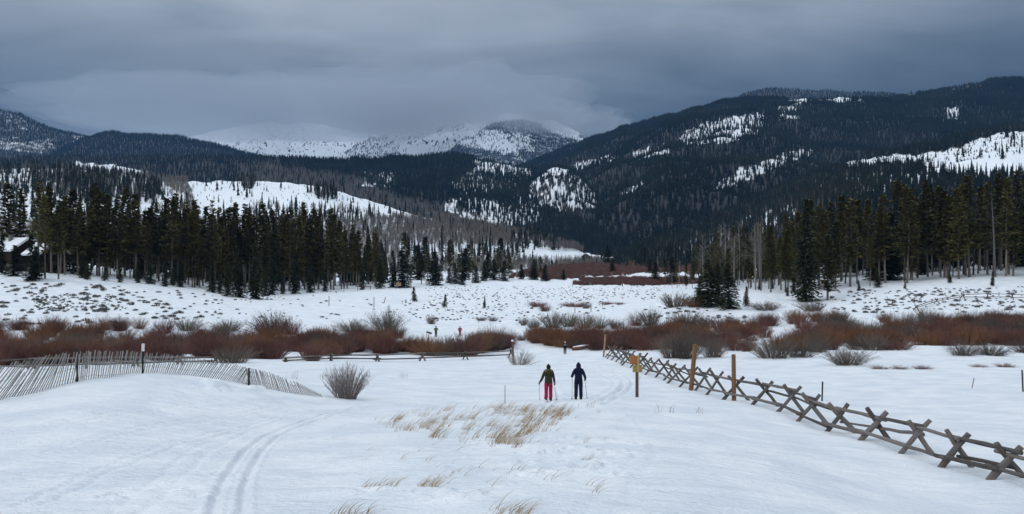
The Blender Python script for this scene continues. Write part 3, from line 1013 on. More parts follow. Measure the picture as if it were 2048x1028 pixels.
hillC.mesh('hill', 360, 90, lambda px, py, t: np.where(dC1(px, py) > 0.8, 0.12, 0.0), 'low hill with a bright snowy clearing and grey aspens, left of centre')
P, px, py, t = hillC.plant(4.0, dC1, 12)
conif = np.where(dC1(px, py) < 0.75, 0.9, 0.05)
Pa, sa, ia = [P], [grow(P, r_, .5, .95, 1.0)], [pick(len(P), r_, conif, .04, np.where(dC1(px, py) < 0.75, 0.9, 1.6))]
P, px, py, t = hillC.plant(8, zones(0.0, [(SC[2][0], 0.3)], 43), 13, tmin=0.3)
Pa.append(P); sa.append(grow(P, r_, .05, .2, 1.8)); ia.append(pick(len(P), r_, 1, .6))
scatter('aspen_woods', np.concatenate(Pa), np.concatenate(sa), np.concatenate(ia), FAR, 'grey leafless aspen woods on the low hill left of centre', 'forest')

# ------------------------------------------------------------------ trees that can be told apart: trunk + crown
def pine_meshes(seed, h=20.0, cb=0.38, R=1.9, style='pine', needles=None, dens=1.0, thick=1.0):
    r = random.Random(seed)
    tr = MB()
    bend = [(r.uniform(-.25, .25), r.uniform(-.25, .25)) for _ in range(4)]
    pts = [(0, 0, -0.6), (bend[0][0] * .3, bend[0][1] * .3, h * .25), (bend[1][0], bend[1][1], h * .55), (bend[2][0], bend[2][1], h * .8), (bend[2][0], bend[2][1], h * .99)]
    b = 0.0085 * h * thick + 0.03
    tr.tube(pts, [b * 1.15, b * .85, b * .6, b * .33, 0.02], 7, False)

    def axis(z):
        for p, q in zip(pts[:-1], pts[1:]):
            if p[2] <= z <= q[2]:
                f = (z - p[2]) / (q[2] - p[2])
                return p[0] + (q[0] - p[0]) * f, p[1] + (q[1] - p[1]) * f
        return pts[-1][:2]
    # dead stubs on the bare lower trunk
    if style == 'pine':
        for k in range(int(16 * cb / 0.38)):
            z = h * r.uniform(0.1, cb + .08); a = r.uniform(0, 6.28); L = r.uniform(.4, 1.5)
            x, y = axis(z)
            tr.tube([(x, y, z), (x + math.cos(a) * L, y + math.sin(a) * L, z - r.uniform(-.1, .35))], [.03, .008], 3, False)
    cr = MB()
    z = h * cb
    gap = [r.uniform(0.5, 1.1) for _ in range(64)]
    i = 0
    while z < h * 0.985:
        t = (z - h * cb) / (h * (1 - cb))
        if style == 'pine':
            prof = (0.6 + 0.4 * min(1, t * 4)) * (1 - t) ** 0.85 * gap[i % 64] + 0.07
            nb = r.choice((5, 6, 6, 7)); dz = r.uniform(.30, .46)
        else:
            prof = (0.75 + 0.25 * min(1, t * 8)) * (1 - t) ** 0.88 * (0.75 + 0.25 * gap[i % 64]) + 0.05
            nb = r.choice((8, 9, 10)); dz = r.uniform(.26, .38)
        dz *= max(h / 20, .35) if style == 'pine' else max(h / 16, .3)
        sc = max(h / 20, .32)
        i += 1
        for k in range(nb):
            if r.random() > dens:
                continue
            a = r.uniform(0, 6.283)
            L = R * prof * r.uniform(0.55, 1.2)
            rise = (0.25 * (t - 0.25)) if style == 'pine' else -0.28 + 0.5 * t
            x0, y0 = axis(z)
            zz = z + r.uniform(-.2, .2) * sc
            ca, sa_ = math.cos(a), math.sin(a)
            n = max(2, int(L / (0.42 * sc)))
            for j in range(n):
                f = (j + r.uniform(.4, 1.1)) / n
                px_, py_ = x0 + ca * L * f, y0 + sa_ * L * f
                pz = zz + L * f * rise + (0.12 * f * f * L if style == 'pine' else -.05)
                for q in range(2):
                    aa = a + r.uniform(-1.3, 1.3)
                    s = sc * r.uniform(.42, .85) * (1 if style == 'pine' else 1.1)
                    e = r.uniform(-.25, .75) if style == 'pine' else r.uniform(-.6, .3)
                    dx_, dy_, dz_ = math.cos(aa) * math.cos(e), math.sin(aa) * math.cos(e), math.sin(e)
                    w = s * .38
                    ux, uy = -math.sin(aa) * w, math.cos(aa) * w
                    tz = r.uniform(-.5, .5) * w
                    cr.face([(px_ - dx_ * s * .25, py_ - dy_ * s * .25, pz - dz_ * s * .25), (px_ + dx_ * s * .35 + ux, py_ + dy_ * s * .35 + uy, pz + dz_ * s * .35 + tz),
                             (px_ + dx_ * s, py_ + dy_ * s, pz + dz_ * s), (px_ + dx_ * s * .35 - ux, py_ + dy_ * s * .35 - uy, pz + dz_ * s * .35 - tz)])
        z += dz
    return tr.mesh('trunk', BARK), cr.mesh('crown', needles or NEEDLES)


def bare_meshes(seed, h=14.0, kind='aspen'):
    r = random.Random(seed)
    tr = MB()
    lean = (r.uniform(-.5, .5), r.uniform(-.5, .5))
    tr.tube([(0, 0, -.5), (lean[0] * .4, lean[1] * .4, h * .5), (lean[0], lean[1], h)], [.0085 * h + .03, .006 * h + .02, .02], 6, False)
    cr = MB()
    for i in range(60 if kind == 'aspen' else 46):
        z = h * r.uniform(.35 if kind == 'aspen' else .2, .97)
        a = r.uniform(0, 6.28)
        L = (2.2 if kind == 'aspen' else 1.3) * (1.15 - z / h) * r.uniform(.5, 1.3) + .35
        up = L * r.uniform(.5, 1.2) if kind == 'aspen' else L * r.uniform(-.45, .2)
        x, y = lean[0] * z / h, lean[1] * z / h
        c, s = math.cos(a), math.sin(a)
        cr.tube([(x, y, z), (x + c * L * .5, y + s * L * .5, z + up * .35), (x + c * L, y + s * L, z + up)], [.035, .02, .008], 3, False)
        for k in range(3):
            f = r.uniform(.3, .9); aa = a + r.uniform(-1, 1); l2 = L * r.uniform(.2, .45)
            cr.face([(x + c * L * f, y + s * L * f, z + up * f - .02), (x + c * L * f, y + s * L * f, z + up * f + .03), (x + c * L * f + math.cos(aa) * l2, y + s * L * f + math.sin(aa) * l2, z + up * f + l2 * (.8 if kind == 'aspen' else 0))])
    return tr.mesh('trunk', BARK_PALE if kind == 'aspen' else DEAD), cr.mesh('branches', TWIG if kind == 'aspen' else DEAD)


PINES = [pine_meshes(300 + i, 20, cb, R, 'pine', None, (1, 1, .9, .8, 1, .75, .9, .7, .85)[i]) for i, (cb, R) in enumerate(((.34, 2.5), (.20, 2.8), (.36, 2.2), (.28, 2.6), (.14, 2.7), (.28, 2.4), (.25, 2.0), (.32, 2.9), (.18, 2.2)))]
SPRUCES = [pine_meshes(330 + i, 16, .04, R, 'spruce', NEEDLES_DARK) for i, R in enumerate((2.6, 3.1, 2.2))]
BUSHY = [pine_meshes(340 + i, 10, .03, R, 'spruce', NEEDLES_DARK) for i, R in enumerate((3.0, 3.4))]
YOUNG = [pine_meshes(350 + i, 5, .08, R, 'spruce', NEEDLES_YOUNG, dens=.9) for i, R in enumerate((1.0, .8, 1.2))]
ASPENS = [bare_meshes(370 + i, 14, 'aspen') for i in range(3)]
SNAGS = [bare_meshes(380 + i, 16, 'dead') for i in range(2)]


def tree(name, pair, base_h, loc, h, label, cat, group=None, wide=1.0, rz=None):
    root = empty(name, loc, random.uniform(0, 6.28) if rz is None else rz)
    s = h / base_h
    root.scale = (s * wide, s * wide, s)
    root.rotation_euler[0] = random.gauss(0, .012); root.rotation_euler[1] = random.gauss(0, .012)
    tag(root, label, cat, group)
    link_mesh('trunk', pair[0], root)
    br = pair[1].name.startswith('branches')
    c_ = link_mesh('branches' if br else 'crown', pair[1], root)
    if br: c_['kind'] = 'stuff'
    return root


def lerp_table(tab, x):
    return float(np.interp(x, [t[0] for t in tab], [t[1] for t in tab]))


# left grove: front edge and tree-top line read off the photograph
L_BASE = [(80, 551), (150, 552), (250, 560), (400, 577), (480, 588), (600, 584), (700, 579), (790, 573)]
L_TOP = [(80, 375), (105, 352), (130, 372), (165, 368), (200, 362), (225, 395), (260, 372), (300, 405), (330, 385), (360, 392), (400, 402), (440, 388), (480, 410), (540, 402), (600, 405), (640, 408), (690, 440), (730, 450), (770, 462), (795, 500)]
R_BASE = [(1390, 575), (1490, 580), (1600, 592), (1700, 576), (1800, 570), (1900, 561), (2048, 557), (2300, 550)]
R_TOP = [(1390, 520), (1440, 450), (1500, 425), (1570, 430), (1610, 400), (1670, 395), (1720, 388), (1760, 398), (1800, 358), (1860, 362), (1900, 375), (1930, 342), (1990, 350), (2048, 342), (2300, 340)]


def zone_of(px, tab):
    for x, s in tab:
        if px < x:
            return s
    return tab[-1][1]


L_WHERE = [(170, 'beside the brown cabins'), (300, 'left end of the left grove'), (420, 'left half of the left grove'), (540, 'middle of the left grove'), (660, 'right half of the left grove'), (900, 'right end of the left grove')]
R_WHERE = [(1500, 'left end of the right grove'), (1640, 'beside the big spruce, right grove'), (1780, 'left half of the right grove'), (1920, 'right half of the right grove'), (3000, 'right end of the right grove')]


def put_tree(px, py_top, Y, kindlist, name, text, where, cat, wmin=.85, wmax=1.25, front=False, base_h=20):
    X = (px - CX) / F * Y
    z = h1(X, Y)
    ztop = (HZ - py_top) / F * Y
    h = max(3.0, ztop - z)
    k = random.randrange(len(kindlist))
    return tree(name, kindlist[k], base_h, (X, Y, z), h, '%s %s' % (text, where), cat, '%s %s' % (cat + 's', where), random.uniform(wmin, wmax) * (22 / max(h, 12)) ** .3)


def grove(x0, x1, n, base, top, where, seed, depth):
    r = np.random.default_rng(seed)
    for i in range(n):
        px = x0 + (i + r.uniform(0, 1)) * (x1 - x0) / n
        yb = lerp_table(base, px)
        Yf = hit(px, yb).y
        back = r.uniform(0, 1) ** 1.3
        Y = Yf + 2 + depth * back
        tp = lerp_table(top, px)
        rowf = r.uniform(0, 1)
        yt = tp + (r.uniform(-4, 12) if rowf < .3 else r.uniform(8, 45) if rowf < .75 else r.uniform(40, 100))
        w = zone_of(px, where)
        shade = 'in front' if back < .25 else 'deep inside' if back > .65 else 'behind the first'
        u = r.uniform(0, 1)
        if u < 0.86:
            put_tree(px, yt, Y, PINES, 'pine_tree', '%s lodgepole pine %s,' % ('tall' if rowf < .3 else 'middling' if rowf < .75 else 'short', shade), w, 'pine tree')
        elif u < .93:
            put_tree(px, yt + 20, Y, SNAGS, 'dead_tree', 'bare grey dead pine %s,' % shade, w, 'dead tree', base_h=16)
        else:
            put_tree(px, yt + 40, Y, SPRUCES, 'spruce_tree', 'low boughed spruce %s,' % shade, w, 'spruce tree', base_h=16)


grove(82, 788, 118, L_BASE, L_TOP, L_WHERE, 1, 42)
grove(1560, 2200, 100, R_BASE, R_TOP, R_WHERE, 2, 46)
# the ranks behind, seen only as a dark mass between the trunks
gp, gs_ = [], []
r = np.random.default_rng(3)
for x0, x1, base, top, n in ((95, 790, L_BASE, L_TOP, 130), (1570, 2250, R_BASE, R_TOP, 150), (1385, 1600, R_BASE, R_TOP, 60)):
    for _ in range(n):
        px = r.uniform(x0, x1)
        Y = hit(px, lerp_table(base, px)).y + r.uniform(36, 85)
        X = (px - CX) / F * Y
        z = h1(X, Y)
        zt = (HZ - (lerp_table(top, px) + r.uniform(12, 60))) / F * Y
        gp.append((X, Y, z)); s = max(4, zt - z) / 16
        gs_.append((s * .95, s * .95, s))
scatter('grove_interior', np.array(gp), np.array(gs_), r.integers(0, 4, len(gp)), FAR, 'dark mass of further pines behind the front ranks of both groves', 'forest')


def at_px(px, py, dy=0):
    return hit(px, py)


# single trees that stand out
def single(px, py, hpx, pairs, k, base_h, name, label, cat, group=None, wide=1.0):
    p = hit(px, py)
    return tree(name, pairs[k], base_h, p, hpx * p.y / F, label, cat, group, wide)


single(1612, 603, 205, SPRUCES, 1, 16, 'spruce_tree', 'biggest dark spruce, broad and shaggy, at the front of the right grove', 'spruce tree', wide=.78)
single(1655, 600, 130, PINES, 4, 20, 'pine_tree', 'pine with spreading low boughs just right of the biggest spruce', 'pine tree', wide=1.6)
single(1418, 613, 96, BUSHY, 1, 10, 'spruce_tree', 'left one of the two dark bushy spruces beside the olive willow', 'spruce tree', wide=1.05)
single(1458, 617, 92, BUSHY, 0, 10, 'spruce_tree', 'right one of the two dark bushy spruces beside the olive willow', 'spruce tree', wide=1.05)
single(1436, 609, 84, BUSHY, 0, 10, 'spruce_tree', 'dark spruce filling the gap behind the two bushy spruces', 'spruce tree', wide=1.0)
single(1398, 610, 60, BUSHY, 1, 10, 'spruce_tree', 'lower dark spruce pressed against the left bushy spruce', 'spruce tree', wide=1.0)
single(90, 557, 165, PINES, 7, 20, 'pine_tree', 'bare trunked pine standing before the reddish cabin', 'pine tree')
single(117, 558, 150, PINES, 0, 20, 'pine_tree', 'second bare trunked pine just right of the reddish cabin', 'pine tree')
single(74, 558, 66, SPRUCES, 2, 16, 'spruce_tree', 'low spruce between the two cabins', 'spruce tree', wide=1.5)
single(30, 552, 62, SPRUCES, 1, 16, 'spruce_tree', 'low spruce hiding the foot of the left cabin', 'spruce tree', wide=1.6)
single(1492, 612, 40, YOUNG, 0, 5, 'spruce_sapling', 'small conifer just right of the two dark bushy spruces', 'sapling')
single(829, 603, 30, YOUNG, 2, 5, 'spruce_sapling', 'leftmost of three snow dusted saplings on the white meadow', 'sapling')
single(889, 615, 27, YOUNG, 2, 5, 'spruce_sapling', 'middle one of three snow dusted saplings on the white meadow', 'sapling')
single(969, 616, 23, YOUNG, 1, 5, 'spruce_sapling', 'rightmost and darkest of three saplings on the white meadow', 'sapling')
single(18, 540, 175, PINES, 1, 20, 'pine_tree', 'tall bluish pine at the left edge in front of a cabin', 'pine tree', wide=1.25)
single(43, 538, 160, PINES, 4, 20, 'pine_tree', 'tall pine between the two cabin roofs', 'pine tree', wide=1.2)
single(64, 562, 95, SPRUCES, 2, 16, 'spruce_tree', 'spruce standing in front of the left cabin wall', 'spruce tree', wide=1.2)
single(5, 548, 80, SPRUCES, 0, 16, 'spruce_tree', 'dense low spruce at the very left edge below the cabin roof', 'spruce tree', wide=1.1)
single(78, 548, 185, PINES, 2, 20, 'pine_tree', 'slender pine between the second cabin and the first', 'pine tree')
for px, py, hp, k in ((455, 592, 75, 0), (478, 594, 95, 1), (505, 597, 55, 2), (512, 598, 110, 0), (545, 590, 90, 2), (395, 572, 30, 1), (345, 572, 40, 0), (240, 565, 55, 2), (330, 573, 50, 1), (175, 560, 40, 0), (620, 585, 60, 1), (210, 562, 35, 2), (425, 585, 70, 1), (440, 588, 50, 0), (530, 592, 60, 1), (565, 588, 52, 2), (590, 587, 85, 0), (360, 574, 58, 0), (300, 568, 66, 1), (275, 566, 48, 2), (650, 583, 48, 0), (760, 577, 60, 1), (785, 575, 75, 0), (165, 556, 52, 1), (725, 580, 52, 2)):
    single(px, py, hp, SPRUCES if hp > 45 else YOUNG, k, 16 if hp > 45 else 5, 'spruce_tree' if hp > 45 else 'spruce_sapling',
           ('young bushy conifer at the foot, ' if hp > 45 else 'small sapling on the snow in front, ') + zone_of(px, L_WHERE), 'spruce tree' if hp > 45 else 'sapling', 'young conifers fronting the left grove', .95)
for px, py, hp, k in ((1588, 585, 30, 0), (1545, 578, 25, 1), (1718, 582, 22, 0), (1755, 575, 40, 2), (1810, 578, 20, 1), (1900, 566, 26, 0), (1575, 592, 18, 2), (1985, 572, 30, 1), (1520, 580, 26, 0)):
    single(px, py, hp, YOUNG, k, 5, 'spruce_sapling', 'little conifer growing on the snow slope under the right grove', 'sapling', 'saplings under the right grove')
# aspens and snags left of the right grove
r = np.random.default_rng(8)
for i in range(78):
    px = r.uniform(1330, 1610)
    p = hit(px, r.uniform(570, 582))
    yt = float(np.interp(px, [1330, 1400, 1450, 1520, 1610], [515, 470, 440, 425, 440])) + r.uniform(0, 55)
    Y = p.y * r.uniform(.95, 1.2) if px > 1480 else p.y * r.uniform(1.0, 1.1)
    if r.uniform(0, 1) < .36:
        put_tree(px, yt, Y, ASPENS, 'aspen_tree', 'leafless pale trunked aspen', zone_of(px, [(1420, 'beside the willow flat left of the right grove'), (1520, 'between the bushy spruces and the right grove'), (2000, 'close behind the biggest spruce')]), 'aspen tree', base_h=14)
    elif r.uniform(0, 1) < .25:
        put_tree(px, yt, Y, SNAGS, 'dead_tree', 'thin grey standing dead pine', zone_of(px, [(1420, 'beside the willow flat left of the right grove'), (1520, 'between the bushy spruces and the right grove'), (2000, 'close behind the biggest spruce')]), 'dead tree', base_h=16)
    else:
        put_tree(px, yt + 12, Y, PINES, 'pine_tree', 'slim dark pine mixed with bare aspens', zone_of(px, [(1420, 'beside the willow flat left of the right grove'), (1520, 'between the bushy spruces and the right grove'), (2000, 'close behind the biggest spruce')]), 'pine tree', .7, 1.0)
# open stand in the middle, beyond the meadow
MID = [(805, 575, 75), (815, 560, 60), (822, 572, 45), (835, 560, 70), (843, 568, 60), (855, 560, 55), (868, 570, 68), (875, 562, 40), (884, 560, 50), (898, 566, 30), (910, 568, 42), (918, 565, 58), (928, 560, 64), (938, 558, 70), (945, 566, 45), (925, 570, 30), (952, 566, 34), (968, 562, 38), (975, 556, 50), (988, 560, 42), (998, 556, 55), (1008, 562, 40), (1018, 558, 52),
       (1035, 552, 62), (1043, 558, 30), (1068, 560, 42), (1082, 561, 48), (1090, 562, 34), (1127, 560, 22), (810, 545, 80), (850, 545, 72), (900, 545, 66), (960, 545, 60), (1000, 545, 70), (1310, 562, 40), (1330, 566, 48), (1345, 568, 55), (1225, 545, 28), (1215, 528, 40), (1290, 530, 36), (1300, 545, 25)]
for i, (px, py, hp) in enumerate(MID):
    w = 'left of the far meadow path' if px < 900 else 'in the middle of the valley' if px < 1030 else 'at the edge of the red willow flat'
    big = hp > 44
    single(px, py, hp, PINES if big and i % 3 else SPRUCES, i % 3, 20 if big and i % 3 else 16, 'pine_tree' if big and i % 3 else 'spruce_tree',
           '%s conifer standing %s' % ('tall dark' if big else 'short dark', w), 'pine tree' if big and i % 3 else 'spruce tree', '%s conifers %s' % ('tall' if big else 'short', w), 1.75)
for i in range(16):
    px = r.uniform(960, 1040)
    single(px, r.uniform(548, 556), r.uniform(40, 60), ASPENS, i % 3, 14, 'aspen_tree', 'pale bare aspen in the stand before the middle conifers', 'aspen tree', 'aspens in mid valley')

# ------------------------------------------------------------------ cabins
CABIN_WALL = plain('cabin_boards', (0.04, 0.024, 0.019), 0.85, 0.3, 3.0, bump=0.3)
CABIN_DARK = plain('cabin_trim', (0.03, 0.022, 0.02), 0.85, 0.2, 3.0)
GLASS = plain('window_glass', (0.02, 0.025, 0.03), 0.1, 0.1, 1.0, spec=0.6)
STONE = plain('stone_base', (0.16, 0.145, 0.13), 0.9, 0.4, 2.5, bump=0.5)


def cabin(p, rz, w, l, eave, rise, label, deck=True):
    root = empty('cabin', p, rz)
    tag(root, label, 'cabin')
    wl_ = MB()
    hw = w / 2
    z0 = 0.9
    wl_.face([(-hw, 0, z0), (hw, 0, z0), (hw, 0, eave), (0, 0, eave + rise), (-hw, 0, eave)])
    wl_.face([(hw, l, z0), (-hw, l, z0), (-hw, l, eave), (0, l, eave + rise), (hw, l, eave)])
    wl_.face([(-hw, l, z0), (-hw, 0, z0), (-hw, 0, eave), (-hw, l, eave)])
    wl_.face([(hw, 0, z0), (hw, l, z0), (hw, l, eave), (hw, 0, eave)])
    wl_.build('wall', CABIN_WALL, root)
    bs = MB(); bs.box((0, l / 2, 0.0), (w + .3, l + .3, 1.9)); bs.build('stone_base', STONE, root)
    for sgn in (-1, 1):
        o = 0.9
        a = math.atan2(rise, hw)
        ex, ez = sgn * (hw + o), eave - o * rise / hw
        up = Vector((math.sin(a) * sgn, 0, math.cos(a)))
        for nm, lo, hi, mt in (('roof', 0.02, 0.2, CABIN_DARK), ('roof_snow', 0.205, 0.75, ROOF_SNOW)):
            rb = MB()
            A = [Vector((0, -o, eave + rise)), Vector((ex, -o, ez)), Vector((ex, l + o, ez)), Vector((0, l + o, eave + rise))]
            d = [q + up * lo for q in A]; u = [q + up * hi for q in A]
            rb.face(d); rb.face(u[::-1])
            for i in range(4):
                j = (i + 1) % 4
                rb.face([d[i], u[i], u[j], d[j]])
            rb.build(nm, mt, root)
    dr = MB(); dr.box((1.2, -.05, z0 + 1.05), (1.0, .1, 2.1)); d_ = dr.build('door', CABIN_DARK, root)
    kb = MB(); kb.ball((.82, -.13, z0 + 1.0), .05, 6, 4); kb.build('handle', STEEL, d_)
    for x in (-2.2, 2.9):
        wf = MB(); wf.box((x, -.04, z0 + 1.5), (1.3, .08, 1.2)); f_ = wf.build('window', CABIN_DARK, root)
        g_ = MB(); g_.box((x, -.09, z0 + 1.5), (1.1, .03, 1.0)); g_.build('pane', GLASS, f_)
    ch = MB(); ch.box((-1.5, l * .6, eave + rise + .3), (.8, .8, 2.0)); ch.build('chimney', STONE, root)
    if deck:
        dk = MB(); dk.box((0, -1.6, z0 - .1), (w + .2, 2.8, .18)); dk.build('deck', CABIN_DARK, root)
        for x in (-hw, -hw / 3, hw / 3, hw):
            pb = MB(); pb.box((x, -2.9, z0 - .5 + .45), (.14, .14, 2.2)); pb.build('deck_post', CABIN_DARK, root)
        rl = MB(); rl.box((0, -2.9, z0 + .95), (w, .1, .12)); rl.build('railing', CABIN_DARK, root)


def cabin_at(px, Y, dz, *a, **k):
    X = (px - CX) / F * Y
    cabin(Vector((X, Y, h1(X, Y) + dz)), *a, **k)


cabin_at(55, 196, 1.2, math.radians(66), 7.5, 7.5, 4.6, 2.6, 'dark brown cabin with snowy roof behind the left edge pines')
cabin_at(106, 193, 0.7, math.radians(66), 6.5, 5.0, 4.3, 2.4, 'reddish brown cabin with snowy roof beside the tall bare pine trunks')
cabin_at(8, 200, 1.0, math.radians(10), 8.0, 11, 4.6, 2.2, 'cabin with a snow laden roof cut by the left edge', deck=False)
cabin_at(1172, 690, 2.0, math.radians(-20), 8.0, 9, 3.6, 2.4, 'tiny far cabin with a white roof at the forest foot', deck=False)

# ------------------------------------------------------------------ willows
def bush(px, py, hpx, wpx, colr, label, group=None, lean=0, shape=None, name='willow_bush', cat='bush'):
    p = hit(px, py)
    me = WILLOW_MESH[colr * 3 + (random.randrange(3) if shape is None else shape)]
    o = link_mesh(name, me)
    o.location = p - Vector((0, 0, .08))
    s = p.y / F
    o.scale = (wpx * s / 2.9, max(wpx * s / 2.9, .5 * hpx * s / 2.2), hpx * s / 2.1)
    o.rotation_euler = (0, lean, random.uniform(-.5, .5) if lean else random.uniform(0, 6.28))
    tag(o, label, cat, group)
    return o


FINE_BUSH = willow(140, 1.0, 1.75, 260, .02, .75, .011).mesh('willow', W_FROST)
PALE_BUSH = willow(141, 1.3, 1.3, 120, .1, 1.15, .012).mesh('willow', W_FROST)
p = hit(692, 797)
o = link_mesh('willow_bush', FINE_BUSH); o.location = p; o.scale = (.98, .98, 1.0)
tag(o, 'nearest bare bush, dense and frosted, at the low end of the slatted snow fence', 'bush')
p = hit(1040, 730)
o = link_mesh('willow_bush', PALE_BUSH); o.location = p; o.scale = (1.35, 1.2, 1.4)
tag(o, 'thin pale twiggy bush around the trail post at the fence end', 'bush')
BUSHES = [
    (545, 668, 58, 80, 2, 'tall rounded grey crowned willow rising above the left thicket'), (535, 671, 34, 95, 0, 'dark maroon willow at the foot of the tall rounded one'),
    (580, 669, 36, 50, 0, 'maroon willow right of the tall rounded willow'), (375, 661, 32, 60, 2, 'dark grey willow at the upper edge of the left thicket'),
    (455, 662, 30, 70, 2, 'low dark grey willow between the two upper left willows'), (632, 672, 26, 45, 0, 'small spiky willow alone on the snow strip'),
    (772, 664, 46, 75, 2, 'olive grey willow at the top of the left thicket near centre'), (705, 664, 26, 70, 2, 'flat topped grey willow on the snow strip left of centre'),
    (863, 648, 21, 24, 2, 'small round bush alone on the meadow above two skiers'), (962, 641, 10, 26, 2, 'low dark clump alone on the meadow, left half'), (986, 642, 12, 24, 2, 'low dark clump alone on the meadow, right half'),
    (985, 700, 52, 62, 0, 'wind swept willow at the right end of the left thicket'), (930, 712, 52, 90, 0, 'big dark rounded willow near the rail fence'), (960, 705, 50, 60, 1, 'rusty willow at the right end of the left thicket'),
    (465, 726, 44, 90, 2, 'grey arching willow hanging over the snow fence bend'), (625, 722, 40, 60, 0, 'maroon willow above the low end of the rail fence'), (860, 712, 42, 80, 1, 'orange brown willow above the rail fence'),
    (1075, 613, 12, 45, 0, 'low reddish clump on the far meadow, leftmost'), (1090, 623, 17, 28, 0, 'small round reddish bush on the far meadow'), (1148, 614, 13, 60, 0, 'wide low reddish clump on the far meadow'), (1172, 617, 17, 24, 2, 'thin pale clump beside the wide reddish one'), (1215, 609, 7, 34, 0, 'tiny faint red clump at the meadow back'), (1240, 609, 6, 24, 0, 'faintest red clump at the meadow back'),
    (1068, 656, 27, 35, 2, 'grey willow left of the dark row beyond the trail bend'), (1047, 651, 18, 20, 2, 'sparse grey willow leftmost beyond the trail bend'), (1105, 656, 34, 55, 2, 'dark grey willow first in the row beyond the trail bend'), (1138, 653, 30, 50, 2, 'dark grey willow second in the row beyond the trail bend'), (1170, 656, 32, 50, 2, 'dark grey willow third in the row beyond the trail bend'), (1200, 656, 30, 45, 2, 'dark grey willow last in the row beyond the trail bend'), (1232, 657, 22, 40, 2, 'sparse willow right of the dark row'),
    (1272, 651, 30, 45, 0, 'maroon willow right of the sparse one'), (1300, 650, 34, 45, 2, 'dark willow right of the maroon one on the bank'), (1372, 652, 34, 70, 2, 'broad grey willow before the two bushy spruces'),
    (1043, 681, 14, 26, 2, 'small grey tuft of willow beside the trail bend'), (1098, 684, 22, 60, 1, 'orange low willow where the trail bends'), (1080, 672, 20, 60, 0, 'maroon low willow at the trail bend'),
    (1352, 614, 36, 75, 2, 'olive brown willow left of the two bushy spruces'), (1390, 614, 24, 50, 1, 'ochre willow against the left bushy spruce'), (1625, 622, 26, 60, 2, 'grey willow at the foot of the biggest spruce'), (1530, 620, 18, 70, 2, 'low dark brush right of the two bushy spruces'),
    (1345, 716, 58, 75, 2, 'biggest grey willow right of the trail, left half'), (1375, 717, 62, 80, 2, 'biggest grey willow right of the trail, right half'), (1425, 714, 34, 60, 2, 'drooping grey willow right of the biggest one'), (1290, 700, 30, 70, 0, 'maroon willow just beyond the buck fence'),
    (1695, 730, 37, 95, 2, 'lone spiky willow on the open snow right of the thicket'), (1545, 716, 52, 100, 2, 'grey maroon willow at the near edge of the right thicket'), (1600, 714, 40, 80, 2, 'low grey willow at the near edge of the right thicket'), (1790, 700, 32, 90, 0, 'maroon willow at the near edge right of the lone one'),
    (1925, 711, 34, 70, 2, 'spiky willow on the snow far right, left half'), (1980, 711, 30, 80, 2, 'spiky willow on the snow far right, right half'), (2060, 706, 36, 90, 2, 'grey willow cut by the right edge'),
]
for b in BUSHES:
    bush(*b)
for px in (1760, 1800, 1845, 1960, 2010):
    bush(px, 738 - (px > 1900) * 4, 9, 40, 0, 'faint low reddish twigs poking out of the open snow at right', 'faint twigs on the open snow')

# the two thickets
LF = [(-400, 738), (0, 735), (100, 732), (200, 726), (300, 722), (430, 722), (520, 718), (600, 719), (700, 712), (780, 708), (900, 712), (1000, 700), (1015, 696)]
LBK = [(-400, 656), (0, 658), (300, 657), (420, 664), (600, 686), (700, 680), (800, 670), (870, 682), (930, 688), (1015, 688)]
RF = [(1065, 690), (1100, 692), (1150, 697), (1200, 702), (1300, 700), (1450, 706), (1600, 706), (1750, 700), (1850, 692), (2048, 694), (2500, 700)]
RBK = [(1065, 672), (1150, 676), (1250, 670), (1400, 656), (1500, 642), (1700, 636), (1900, 642), (2048, 640), (2500, 640)]
r = np.random.default_rng(21)


